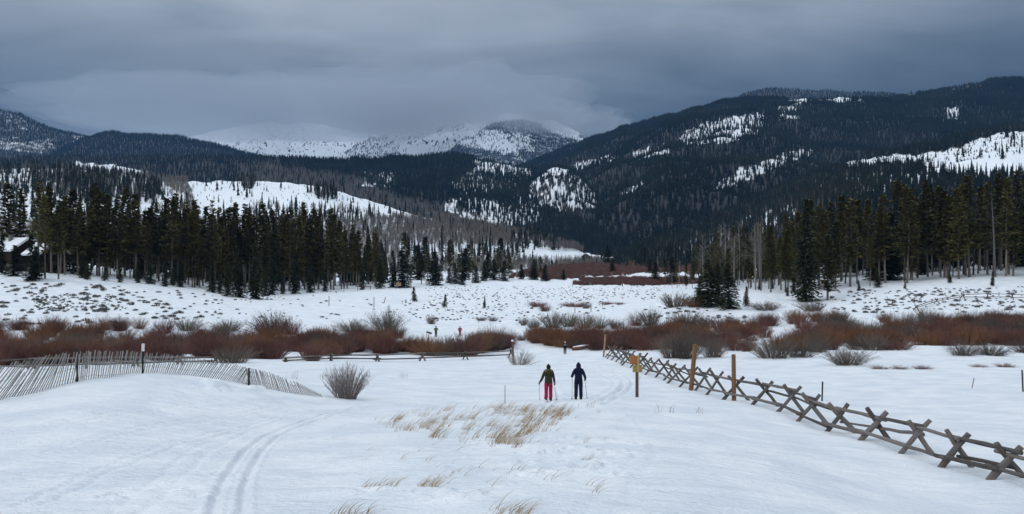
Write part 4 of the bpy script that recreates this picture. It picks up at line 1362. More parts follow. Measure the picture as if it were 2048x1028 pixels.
def thicket(x0, x1, front, back, n_thing, n_mass, side, extra=None):
    pts = []
    tries = 0
    while len(pts) < n_thing + n_mass and tries < 20000:
        tries += 1
        px = r.uniform(x0, x1)
        yf, yb = lerp_table(front, px), lerp_table(back, px)
        py = yb + (yf - yb) * r.uniform(0, 1) ** 0.8
        if extra is not None and inside(extra, np.array(px), np.array(py)):
            continue
        if side == 'left' and 835 < px < 955 and py < 704:                     # the skiers show over the thicket here
            continue
        p = hit(px, py)
        if float(fbm(np.array(p.x / 5), np.array(p.y / 8), 66, 3)) < (-.21 if side == 'left' else -.33):     # open snow between the clumps
            continue
        pts.append((px, py))
    pts.sort(key=lambda q: -(q[1] - lerp_table(back, q[0])) if x0 - 5 < q[0] < 2060 and q[0] > -20 else 1e9)
    mass = []
    for i, (px, py) in enumerate(pts):
        p = hit(px, py)
        z = float(fbm(np.array(p.x / 9), np.array(p.y / 9), 61, 3))
        c = 1 if z > .24 else 2 if z < -.2 else 0
        if r.uniform(0, 1) < .15:
            c = int(r.integers(0, 3))
        s = r.uniform(.75, 1.25)
        if i < n_thing:
            o = link_mesh('willow_bush', WILLOW_MESH[c * 3 + int(r.integers(0, 3))])
            o.location = p - Vector((0, 0, .1))
            o.scale = (s * r.uniform(1.0, 1.3), s * r.uniform(1.0, 1.3), s * 1.1)
            o.rotation_euler = (0, 0, r.uniform(0, 6.28))
            w = ('behind the snow fence' if px < 450 else 'above the rail fence') if side == 'left' else ('beside the trail' if px < 1450 else 'near the open snow' if px < 1800 else 'towards the right edge')
            k = ('maroon', 'rusty orange', 'grey')[c]
            tag(o, '%s stemmed willow in the front of the %s thicket %s' % (k, side, w), 'bush', '%s willows in the %s thicket %s' % (k, side, w))
        else:
            mass.append((p.x, p.y, p.z - .1, s * 1.12, c * 3 + int(r.integers(0, 3))))
    m = np.array(mass)
    scatter('willow_thicket', m[:, :3], m[:, 3] , m[:, 4].astype(int), WILLOWS, 'tangled mass of reddish brown willows filling the %s thicket' % side, 'thicket')


thicket(-300, 1015, LF, LBK, 110, 330, 'left', [(400, 672), (620, 668), (640, 682), (500, 690), (400, 686)])
thicket(1065, 2400, RF, RBK, 110, 380, 'right')
# the dark red willow flat beyond the meadow
P = []
flat = [(1025, 548), (1060, 537), (1130, 528), (1200, 518), (1300, 515), (1420, 518), (1420, 571), (1170, 571), (1110, 561), (1060, 556), (1020, 556)]
bare = [[(1150, 552), (1240, 551), (1300, 545), (1430, 548), (1430, 556), (1180, 557)], [(1080, 559), (1165, 558), (1168, 566), (1090, 566)], [(1060, 536), (1090, 534), (1085, 539)]]
while len(P) < 11000:
    Y = 285 + (1000 - 285) * r.uniform(0, 1, 4000); a = r.uniform(1015, 1430, 4000)
    X = (a - CX) / F * Y
    Z = H(X, Y)
    py = HZ - F * Z / Y
    pj = py + fbm(a / 12, py / 3, 71, 2) * 4
    k = inside(flat, a, pj)
    for b_ in bare:
        k &= ~inside(b_, a + fbm(a / 9, py, 72, 2) * 12, pj)
    P.extend(np.stack([X, Y, Z], -1)[k].tolist())
P = np.array(P[:11000])
scatter('willow_thicket', P, r.uniform(.42, .75, len(P)), np.where(r.uniform(0, 1, len(P)) < .85, r.integers(0, 3, len(P)), r.integers(6, 9, len(P))), WILLOWS, 'dark red willow flat between the meadow and the mountain foot', 'thicket')

# ------------------------------------------------------------------ sagebrush poking through the snow
SG = []
for n, poly, smin, smax in ((190, [(-60, 565), (250, 572), (430, 590), (420, 635), (200, 650), (-60, 650)], .6, 1.25), (55, [(430, 590), (830, 600), (800, 640), (420, 640)], .4, .9),
                            (150, [(1600, 600), (1700, 580), (2100, 572), (2100, 622), (1750, 628), (1620, 620)], .5, 1.1), (120, [(850, 590), (1300, 578), (1330, 600), (1100, 640), (850, 640)], .35, .8), (40, [(1280, 612), (1500, 625), (1490, 645), (1290, 640)], .5, .9)):
    xs = [q[0] for q in poly]; ys = [q[1] for q in poly]
    c = 0
    while c < n:
        px, py = r.uniform(min(xs), max(xs)), r.uniform(min(ys), max(ys))
        if inside(poly, np.array(px), np.array(py)) and float(fbm(np.array(px / 40), np.array(py / 12), 67, 3)) > r.uniform(-.35, .2):
            SG.append((px, py, smin + (smax - smin) * r.uniform(0, 1) ** 2)); c += 1
SG.sort(key=lambda q: -q[2] * (1 if 0 <= q[0] <= 2048 else 0))
mass = []
for i, (px, py, s) in enumerate(SG):
    p = hit(px, py)
    if i < 290:
        o = link_mesh('sagebrush', SAGE_MESH[i % 3])
        o.location = p; o.scale = (s * 1.1, s * 1.1, s * .9); o.rotation_euler = (0, 0, r.uniform(0, 6.28))
        w = 'left slope below the cabins' if px < 430 else 'meadow below the left grove' if px < 850 else 'middle meadow' if px < 1280 else 'slope below the right grove' if px > 1550 else 'bank before the bushy spruces'
        tag(o, 'small grey sagebrush poking through snow on the %s' % w, 'sagebrush', 'sagebrush on the %s' % w)
    else:
        mass.append((p.x, p.y, p.z, s))
for poly, n in (([(60, 590), (230, 590), (260, 620), (80, 625)], 260), ([(850, 572), (1330, 574), (1310, 600), (860, 600)], 420), ([(800, 600), (1100, 600), (1060, 650), (820, 640)], 160), ([(1700, 585), (2100, 570), (2100, 615), (1760, 620)], 240), ([(400, 588), (700, 582), (640, 592), (480, 602)], 60)):
    xs = [q[0] for q in poly]; ys = [q[1] for q in poly]
    for _ in range(n):
        px, py = r.uniform(min(xs), max(xs)), r.uniform(min(ys), max(ys))
        if inside(poly, np.array(px), np.array(py)):
            p = hit(px, py); mass.append((p.x, p.y, p.z, r.uniform(.25, .55)))
m = np.array(mass)
scatter('sagebrush_specks', m[:, :3], m[:, 3], r.integers(0, 3, len(m)), SAGES, 'tiny specks of sagebrush and dead stems scattered over the snowy meadow', 'sagebrush')

# ------------------------------------------------------------------ logs and fences
def log_mesh(seed, n=7, flat=False):
    """unit log along +X (0..1), radius about 1, slightly crooked, knotty"""
    r = random.Random(seed)
    mb = MB()
    k = 5
    pts = [(i / (k - 1), r.uniform(-.25, .25) * (0 < i < k - 1), r.uniform(-.25, .25) * (0 < i < k - 1)) for i in range(k)]
    base = []
    rad = [1.0 * r.uniform(.88, 1.12) * (1.05 - .2 * i / (k - 1)) for i in range(k)]
    for i, p in enumerate(pts):
        for j in range(n):
            t = 2 * math.pi * j / n
            q = rad[i] * r.uniform(.9, 1.1)
            mb.v.append((p[0], p[1] + math.cos(t) * q, p[2] + math.sin(t) * q))
    for i in range(k - 1):
        for j in range(n):
            a, b = i * n + j, i * n + (j + 1) % n
            mb.f.append((a, b, b + n, a + n)); mb.m.append(0)
    mb.f.append(tuple(reversed(range(n)))); mb.m.append(0)
    mb.f.append(tuple((k - 1) * n + j for j in range(n))); mb.m.append(0)
    return mb.mesh('log', FENCE_WOOD)


LOGS = [log_mesh(500 + i) for i in range(6)]


def log(name, a, b, rad, parent, k=None):
    """a log from a to b (world), child of parent (which sits unrotated)"""
    a, b = Vector(a), Vector(b)
    o = link_mesh(name, LOGS[random.randrange(6) if k is None else k], parent)
    d = b - a
    q = d.to_track_quat('X', 'Z')
    o.rotation_mode = 'QUATERNION'
    o.rotation_quaternion = q @ Matrix.Rotation(random.uniform(0, 6.28), 3, 'X').to_quaternion()
    o.location = a - parent.location
    o.scale = (d.length, rad, rad)
    return o


def buck_fence(name, label, bucks, hts, width, rad, lower=True, group=None):
    """bucks: world points on the snow; each carries two crossed legs; rails run from crotch to crotch"""
    root = empty(name, bucks[0])
    tag(root, label, 'fence', group)
    tops, lows = [], []
    for i, p in enumerate(bucks):
        q = bucks[min(i + 1, len(bucks) - 1)] - bucks[max(i - 1, 0)]
        q.z = 0
        q.normalize()
        c = Vector((q.y, -q.x, 0))                          # across the fence
        if c.x < 0: c = -c
        h = hts[i]
        w = width * h * random.uniform(.9, 1.1)
        cz = h * random.uniform(.6, .72)
        sink = .45
        f = sink / h
        j = q * random.uniform(-.08, .08)
        for s in (-1, 1):
            lean = random.uniform(.85, 1.15)
            foot = p + c * (s * w * .62 * lean) + j
            head = p - c * (s * w * .36 * lean) + Vector((0, 0, h * random.uniform(.95, 1.08))) + j + q * (s * rad * 1.1)
            ft = foot + (foot - head) * f
            log('cross_post', ft, head, rad * random.uniform(.95, 1.15), root)
        tops.append(p + Vector((0, 0, cz + rad * 1.6)))
        lows.append(p + c * (-w * .42) + Vector((0, 0, h * .3)) - c * rad * 1.5)
    for a, b in zip(tops[:-1], tops[1:]):
        d = (b - a).normalized()
        e = random.uniform(.15, .5)
        log('rail', a - d * e + Vector((random.uniform(-.05, .05), 0, random.uniform(-.06, .08))), b + d * random.uniform(.1, .4) + Vector((random.uniform(-.05, .05), 0, random.uniform(-.06, .08))), rad * random.uniform(.7, 1.0), root)
        if lower and random.random() < .45:                    # a slipped or doubled rail
            log('rail', a + Vector((rad * 2.2, 0, -random.uniform(.15, .4))), b + d * .2 + Vector((rad * 2.2, 0, -random.uniform(.1, .5))), rad * random.uniform(.55, .8), root)
    if lower:
        for a, b in zip(lows[:-1], lows[1:]):
            d = (b - a).normalized()
            log('rail', a - d * .25 + Vector((0, 0, random.uniform(-.05, .05))), b + d * .2 + Vector((0, 0, random.uniform(-.05, .05))), rad * random.uniform(.7, .9), root)
    return root


ys = [13.2, 15.6, 18.0, 19.9, 22.1, 24.6, 27.1, 29.6, 32.2, 35.5, 39.4, 43.4] + [46.8 + 3.1 * i for i in range(15)]
bk, ht = [], []
for i, y in enumerate(ys):
    x = 12.05 + .12 * math.sin(i * 1.7) + (0 if y > 19 else (19 - y) * .04)
    bk.append(Vector((x, y, h1(x, y))))
    ht.append(float(np.interp(y, [13, 18, 24, 30, 43, 92], [.74, .86, 1.0, 1.2, 1.38, 1.38])) * random.uniform(.94, 1.06))
buck_fence('buck_fence', 'weathered grey log buck fence of crossed posts running from lower right to the trail', bk, ht, .80, .080)
a_, b_ = hit(2008, 951), hit(2046, 947)

# half buried rail fence before the left thicket
bk = [hit(px, py) for px, py in ((572, 724), (662, 722), (754, 723), (846, 722), (932, 719), (1022, 716))]
buck_fence('rail_fence', 'half buried dark rail fence before the left willow thicket, ending at the trail post', bk, [.45, .75, .8, .95, 1.0, 1.15], .75, .10)
bk = [hit(px, py) for px, py in ((-120, 740), (-20, 738), (62, 738), (172, 737), (270, 733), (360, 729), (432, 726))]
buck_fence('rail_fence', 'half buried dark rail fence seen through the slatted snow fence', bk, [.9, .9, .95, 1.0, .9, .8, .6], .75, .10)
bk = [hit(px, py) for px, py in ((1832, 621), (1873, 608), (1925, 598), (1975, 597), (2024, 598), (2075, 598), (2130, 600))]
buck_fence('rail_fence', 'far log fence climbing the sagebrush slope below the right grove', bk, [1.0, 1.15, 1.2, 1.2, 1.2, 1.2, 1.2], .8, .09)

# ------------------------------------------------------------------ slatted snow fence
SLAT = MB(); SLAT.box((0, 0, .5), (1, 1, 1)); SLAT = SLAT.mesh('slat', SLAT_WOOD)
knots = [(-150, 824, 74, .62), (-60, 812, 78, .60), (0, 801, 80, .58), (80, 782, 72, .42), (140, 768, 62, .12), (154, 765, 58, .03), (170, 760, 56, .06), (220, 754, 50, .14), (287, 745, 40, .12), (300, 745, 38, .2), (360, 750, 35, .42), (420, 757, 34, .6), (470, 764, 28, .62), (494, 770, 26, .2), (500, 769, 34, -.30), (560, 783, 34, -.36), (610, 790, 22, -.5), (645, 794, 6, -.7)]
fence = empty('snow_fence', hit(154, 765))
tag(fence, 'slatted wooden snow fence sagging and leaning along the left snowbank', 'fence')
kp = [hit(k[0], k[1]) for k in knots]
cum = [0.0]
for a, b in zip(kp[:-1], kp[1:]):
    cum.append(cum[-1] + (b - a).length)
L = cum[-1]
ns = 0
s = 0.0
wpts = {0: [], 1: [], 2: []}
while s < L:
    i = max(k for k in range(len(cum)) if cum[k] <= s)
    i = min(i, len(kp) - 2)
    f = (s - cum[i]) / (cum[i + 1] - cum[i])
    px = knots[i][0] + (knots[i + 1][0] - knots[i][0]) * f
    X = kp[i].x + (kp[i + 1].x - kp[i].x) * f; Y = kp[i].y + (kp[i + 1].y - kp[i].y) * f
    hp = knots[i][2] + (knots[i + 1][2] - knots[i][2]) * f
    ln = knots[i][3] + (knots[i + 1][3] - knots[i][3]) * f + random.gauss(0, .03)
    hv = hp * Y / F * random.uniform(.95, 1.05)              # height that shows above the snow
    base = Vector((X, Y, h1(X, Y)))
    up = Vector((math.sin(ln), .12, math.cos(ln))).normalized()
    Ls = hv / up.z
    under = max(.12, 1.25 - Ls) if Ls < 1.2 else .12
    o = link_mesh('slat', SLAT, fence)
    o.location = base - up * under - fence.location
    o.rotation_euler = up.to_track_quat('Z', 'X').to_matrix().to_euler()
    # broad face towards the walker
    t = (kp[i + 1] - kp[i]); t.z = 0; t.normalize()
    zax = up; xax = (t - zax * t.dot(zax)).normalized(); yax = zax.cross(xax)
    o.rotation_euler = Matrix((xax, yax, zax)).transposed().to_euler()
    o.scale = (.035 * random.uniform(.85, 1.1), .010, under + Ls * (1 if random.random() > .04 else .7))
    for w_, q in ((0, .25), (1, .55), (2, .85)):
        zz = q * 1.25 - under
        if zz > 0.05 and zz < Ls:
            wpts[w_].append(base + up * zz - fence.location)
    s += .088 * random.uniform(.93, 1.07)
    ns += 1
for w_ in wpts:
    if len(wpts[w_]) > 2:
        wb = MB(); wb.tube(wpts[w_], .006, 3, False); wb.build('wire', WIRE, fence)


# ------------------------------------------------------------------ posts, stakes, signs
def post(name, px, py, hpx, wpx, mat, label, cat='post', lean=0.0, square=False, tip=None, cap=None):
    p = hit(px, py)
    s = p.y / F
    h, w = hpx * s, wpx * s
    root = empty(name, p)
    tag(root, label, cat)
    mb = MB()
    top = Vector((lean * h, 0, h))
    if square:
        R = Matrix.Rotation(.25, 3, 'Z')
        mb.box((lean * h / 2, 0, h / 2 - .2), (w, w, h + .4), R @ Matrix.Rotation(math.atan(lean), 3, 'Y'))
    else:
        mb.tube([(-lean * .4, 0, -.4), top * .5, top], [w / 2 * 1.05, w / 2, w / 2 * .96], 10 if wpx > 5 else 6, True)
    mb.build('shaft', mat, root)
    if tip:
        tb = MB(); tb.tube([top - Vector((0, 0, tip[1] * s)), top + Vector((0, 0, .02))], w / 2 * 1.25, 6, True); tb.build('tip', tip[0], root)
    return root, p, h, w


WHITE = plain('white_paint', (0.75, 0.70, 0.70), 0.6, 0.1)
PALE_POST = plain('pale_post', (0.33, 0.22, 0.13), 0.85, 0.3, 4.0)
OLD_POST = plain('old_post', (0.14, 0.075, 0.055), 0.85, 0.35, 4.0, bump=.3)
SNOWCAP = ROOF_SNOW
post('trail_post', 1382, 781, 92, 9, POST_WOOD, 'tall brown trail post leaning right beside the buck fence, farther of two', lean=.09)
post('trail_post', 1468, 801, 92, 8.5, POST_WOOD, 'tall brown trail post upright in the buck fence, nearer of two', lean=-.01)
post('trail_post', 1207, 714, 45, 4, PALE_POST, 'pale trail post at the far end of the buck fence', lean=.09)
r0, p0, h0, w0 = post('trail_post', 1027, 727, 45, 4.5, OLD_POST, 'dark brown snow capped post at the end of the left rail fence', lean=-.05)
cp = MB(); cp.ball((-.05 * h0, 0, h0 + .02), (w0 * .6, w0 * .6, .12), 8, 5); cp.build('snow_cap', SNOWCAP, r0, True)


def t_post(px, py, hpx, label, tip=False, lean=0.0, wpx=3.2):
    p = hit(px, py); s = p.y / F; h = hpx * s; w = wpx * s
    root = empty('steel_post', p); tag(root, label, 'post')
    R = Matrix.Rotation(lean, 3, 'Y')
    mb = MB()
    mb.box(R @ Vector((0, 0, h / 2 - .2)), (w, .01, h + .4), R)
    mb.box(R @ Vector((0, w * .35 + .006, h / 2 - .2)), (.01, w * .7, h + .4), R)
    z = .1
    while z < h - .1:
        mb.box(R @ Vector((0, -.011, z)), (.02, .012, .03), R); z += .12
    mb.build('shaft', STEEL, root)
    if tip:
        tb = MB(); tb.box(R @ Vector((0, .005, h - .12)), (w * 1.12, w * .9, .3), R); tb.build('painted_tip', WHITE, root)


t_post(154, 765, 68, 'dark steel fence post at the kink of the slatted snow fence', wpx=4.5)
t_post(285, 747, 58, 'dark steel fence post with a white tip in the slatted snow fence', True, wpx=4.0, lean=.02)
t_post(498, 772, 36, 'short dark post where the slatted snow fence bends downhill', wpx=3.5)
t_post(1644, 803, 40, 'thin dark steel post standing in the snow behind the buck fence', wpx=3.0, lean=.03)
t_post(2046, 784, 44, 'thin dark steel post at the right edge of the snowfield', wpx=3.0, lean=-.04)
ST = plain('stake', (0.16, 0.12, 0.10), 0.8, 0.2)
for px, py, hp, ln, lb in ((1010, 808, 38, 0, 'thin stake standing behind the dry grass left of the skiers'), (1944, 776, 20, .2, 'thin leaning stake on the open snow at right'), (658, 612, 20, 0, 'leftmost thin pole on the snow before the left grove'), (748, 616, 22, 0, 'second thin pole on the snow before the left grove'), (778, 640, 30, 0, 'tallest thin pole, standing in the olive grey willow'),
                         (1182, 624, 16, 0, 'thin pole beside a low red clump on the meadow'), (1205, 612, 9, 0, 'tiny thin pole at the meadow back'), (768, 606, 12, .25, 'leaning dead sapling between two thin poles'), (1150, 627, 12, 0, 'stub pole above the dark willow row')):
    post('marker_stake', px, py, hp, 1.5, ST, lb, 'stake', ln)

# the trail sign
p = hit(1274, 796)
s = p.y / F
sg = empty('trail_sign', p, math.radians(6))
tag(sg, 'trail sign post with an orange brown board over a mustard yellow board', 'sign')
SIGN_POST = plain('sign_post', (0.13, 0.075, 0.06), .85, .35, 5)
SIGN_STRIP = plain('sign_strip', (0.45, 0.32, 0.17), .7, .2, 5)
SIGN_O = plain('sign_orange', (0.36, 0.155, 0.05), .7, .2, 6)
SIGN_Y = plain('sign_mustard', (0.36, 0.27, 0.08), .7, .2, 6)
mb = MB(); mb.box((0, 0, 1.02 - .2), (.13, .11, 2.1 + .4)); mb.build('post', SIGN_POST, sg)
mb = MB(); mb.box((-.13, -.075, 1.88), (.50, .035, .40)); mb.build('board', SIGN_O, sg)['label'] = 'upper orange brown board'
mb = MB(); mb.box((.0, -.078, 1.46), (.47, .035, .36)); mb.build('board', SIGN_Y, sg)['label'] = 'lower mustard yellow board'
mb = MB(); mb.box((.03, -.115, 1.72), (.085, .03, .82)); mb.build('strip', SIGN_STRIP, sg)
mb = MB()
for x in (-.12, .13):
    mb.ball((x, -.1, 1.56), .02, 6, 4); mb.ball((x, -.1, 1.36), .02, 6, 4)
mb.build('bolts', STEEL, sg)
# small tilted sign among the willows and odd timbers far off
p = hit(857, 680); s = p.y / F
sg = empty('small_sign', p); tag(sg, 'small dark slanted sign left of the skier in a yellow green jacket', 'sign')
mb = MB(); mb.tube([(0, 0, -.3), (.1, 0, 1.15)], .06, 6); mb.build('post', SIGN_POST, sg)
mb = MB(); mb.box((.1, -.06, 1.2), (.95, .05, .26), Matrix.Rotation(.3, 3, 'Y')); mb.build('board', STEEL, sg)
for px, py, w, h, lb, mt in ((1355, 573, 26, 6, 'low reddish timber rail at the back of the meadow before the aspens', POST_WOOD), (1155, 574, 22, 5, 'low timber rail at the back of the meadow in mid valley', OLD_POST), (728, 580, 30, 7, 'reddish timber rail under the right end of the left grove', OLD_POST)):
    p = hit(px, py); s = p.y / F
    root = empty('timber_rail', p); tag(root, lb, 'rail')
    mb = MB(); mb.box((0, 0, h * s), (w * s, .14, .22)); mb.build('rail', mt, root)
    for e in (-.42, .42):
        mb = MB(); mb.box((w * s * e, .14, h * s / 2), (.16, .14, h * s + .3)); mb.build('post', mt, root)
p = hit(797, 577); s = p.y / F
root = empty('notice_board', p); tag(root, 'square tan wooden board on posts at the right foot of the left grove', 'sign')
mb = MB(); mb.box((0, 0, 1.5), (1.7, .12, 1.2)); mb.build('board', PALE_POST, root)
for e in (-.7, .7):
    mb = MB(); mb.box((e, .12, .8), (.14, .1, 2.2)); mb.build('post', OLD_POST, root)
# snow covered log by the trail
p = hit(1163, 700)
root = empty('fallen_log', p, .2); tag(root, 'snow covered fallen log beside the trail right of the distant skier', 'log')
mb = MB(); mb.tube([(-1.4, 0, .18), (0, .05, .32), (1.3, 0, .5)], [.28, .26, .2], 8); mb.build('trunk', OLD_POST, root, True)
mb = MB(); mb.tube([(-1.3, 0, .46), (0, .05, .62), (1.15, 0, .72)], [.12, .2, .08], 8, True, 0, .6); mb.build('snow_cap', SNOWCAP, root, True)

# ------------------------------------------------------------------ dry grass
def blades(mb, c, n, spread, hmin, hmax, rr, lean=.55, w=.006):
    for _ in range(n):
        a = rr.uniform(0, 6.28); q = spread * math.sqrt(rr.random())
        x, y = c[0] + math.cos(a) * q, c[1] + math.sin(a) * q
        z = c[2] if spread < .3 else h1f(x, y, c)
        Lb = rr.uniform(hmin, hmax)
        ln = lean * rr.uniform(.5, 1.4)
        dy = rr.gauss(0, .18)
        ww = w * rr.uniform(.7, 1.5)
        pts = []
        for k in range(4):
            t = k / 3
            pts.append((x + Lb * ln * t * t + Lb * .15 * t, y + Lb * dy * t, z - .04 + Lb * (t - .32 * ln * t * t)))
        for k in range(3):
            a0, a1 = pts[k], pts[k + 1]
            w0, w1 = ww * (1 - .25 * k), ww * (1 - .25 * (k + 1)) if k < 2 else ww * .3
            if k == 2:
                w0 *= 1.4                                      # the seed head
            mb.face([(a0[0] - w0, a0[1], a0[2]), (a0[0] + w0, a0[1], a0[2]), (a1[0] + w1, a1[1], a1[2]), (a1[0] - w1, a1[1], a1[2])])


def h1f(x, y, c):
    return c[2] + (y - c[1]) * -.155


rr = random.Random(77)
patch = MB()
AREA = [(755, 850), (800, 832), (860, 822), (930, 818), (1000, 812), (1060, 812), (1140, 822), (1110, 848), (1085, 872), (1060, 876), (1040, 900), (1000, 905), (975, 895), (900, 896), (850, 880), (800, 866)]
k = 0
while k < 340:
    px, py = rr.uniform(750, 1145), rr.uniform(808, 910)
    d = float(fbm(np.array(px / 30), np.array(py / 10), 81, 3))
    if not inside(AREA, np.array(px), np.array(py)):
        continue
    dense_ = .12 + max(0, d + .04) * 1.6
    if px < 960 and py > 850:
        dense_ *= .55
    if inside([(985, 815), (1090, 815), (1085, 870), (1050, 890), (985, 905), (975, 880)], np.array(px), np.array(py)):
        dense_ += .0
    if rr.random() > dense_:
        continue
    c = hit(px, py)
    blades(patch, c, rr.choice((2, 3, 4, 5, 6, 8, 16)), rr.uniform(.06, .2), .16, .46, rr, .65, .0042)
    k += 1
for _ in range(60):                                            # stray stems round about
    c = hit(rr.uniform(700, 1210), rr.uniform(835, 990))
    blades(patch, c, rr.randint(1, 4), .12, .12, .3, rr, 1.0, .005)
g = patch.build('dry_grass', GRASS)
tag(g, 'patch of tan dry grass bent by wind on the snow mound before the two skiers', 'grass', kind='stuff')
for px, py, n, sp, hm, lb in ((1165, 928, 34, .10, .30, 'small upright tan grass tuft alone right of the big patch'), (852, 975, 70, .14, .32, 'tan grass tuft in the lower middle, denser of two'), (750, 978, 60, .22, .26, 'loose tan grass tuft in the lower middle, left of a denser one'),
                              (1122, 832, 120, .30, .42, 'tan grass clump at the right end of the patch behind the skier in pink'), (1190, 826, 22, .14, .25, 'tiny grass clump below the skier in navy'), (1012, 1030, 80, .28, .32, 'tan grass tuft at the bottom edge of the photo, right one'), (700, 1034, 60, .28, .24, 'tan grass tuft at the bottom edge of the photo, left one'),
                              (935, 992, 24, .2, .2, 'few bent stems between the lower tufts'), (1010, 888, 70, .3, .42, 'thick golden grass clump at the front of the patch'), (1040, 822, 80, .3, .5, 'tallest golden grass clump at the back of the patch')):
    c = hit(px, py)
    mb = MB(); blades(mb, (0, 0, 0), int(n * (.4 if py < 900 else .75)), min(sp * 1.2, .29), hm * .45, hm, rr, .8, .0045)
    o = mb.build('grass_tuft', GRASS); o.location = c
    tag(o, lb, 'grass tuft', 'tufts of dry grass')
TW = plain('dead_stems', (0.19, 0.15, 0.13), .9, .3)
for px, py, hp, n, lb in ((1330, 828, 30, 9, 'thin dead stems on the snow below the sign post'), (585, 758, 26, 9, 'thin dead weeds on the snow behind the snow fence'), (1395, 826, 18, 6, 'faint dead stems right of those below the sign'), (805, 757, 16, 10, 'faint row of dead stems before the rail fence'), (1275, 760, 14, 8, 'dead stems beside the foot of the sign'), (1170, 815, 18, 6, 'dark dead stems at the feet of the skier in navy')):
    c = hit(px, py); s = c.y / F
    mb = MB()
    for _ in range(n):
        x = rr.uniform(-.35, .35); h = hp * s * rr.uniform(.4, 1)
        mb.tube([(x, rr.uniform(-.2, .2), -.05), (x + rr.gauss(0, .05), 0, h * .6), (x + rr.gauss(.08, .1), 0, h)], [.007, .005, .003], 3, False)
    o = mb.build('dry_weed', TW); o.location = c
    tag(o, lb, 'dead stems')

# ------------------------------------------------------------------ people
def skin(name, J, edges, mat, parent, sub=2, root=None):
    """grow a surface over a skeleton of joints {name: (pos, radius)}"""
    names = list(J)
    me = bpy.data.meshes.new(name)
    me.from_pydata([tuple(J[n][0]) for n in names], [(names.index(a), names.index(b)) for a, b in edges], [])
    ob = bpy.data.objects.new(name, me)
    COL.objects.link(ob)
    ob.modifiers.new('skin', 'SKIN')
    if not me.skin_vertices:
        bm = bmesh.new(); bm.from_mesh(me); bm.verts.layers.skin.verify(); bm.to_mesh(me); bm.free()
    for i, n in enumerate(names):
        rad = J[n][1]
        me.skin_vertices[0].data[i].radius = rad if hasattr(rad, '__len__') else (rad, rad)
        me.skin_vertices[0].data[i].use_root = (n == (root or names[0]))
    ob.modifiers['skin'].use_smooth_shade = True
    s_ = ob.modifiers.new('sub', 'SUBSURF'); s_.levels = sub; s_.render_levels = sub
    dg = bpy.context.evaluated_depsgraph_get()
    res = bpy.data.meshes.new_from_object(ob.evaluated_get(dg))
    bpy.data.objects.remove(ob)
    bpy.data.meshes.remove(me)
    res.name = name
    res.materials.clear(); res.materials.append(mat)
    return link_mesh(name, res, parent) if name != 'person' else link_mesh(name, res)


def cloth(name, c, var=.2):
    return plain(name, c, .85, var, 9, bump=.4)


SKINM = plain('skin', (0.45, 0.27, 0.20), .6, .05)
BLACKC = cloth('black_cloth', (0.012, 0.012, 0.016))
NAVY = cloth('navy_cloth', (0.010, 0.012, 0.035))
OLIVE = cloth('olive_parka', (0.040, 0.037, 0.019))
PINK = cloth('crimson_trousers', (0.42, 0.010, 0.065))
FUR = cloth('fur_trim', (0.20, 0.14, 0.08), .5)
REDC = cloth('red_jacket', (0.30, 0.02, 0.045))
LIME = cloth('yellow_green_jacket', (0.085, 0.095, 0.032))
PALE = cloth('pale_band', (0.62, 0.55, 0.52))
POLE = plain('pole_metal', (0.22, 0.23, 0.25), .35)
SKI = plain('ski_base', (0.35, 0.06, 0.06), .4)


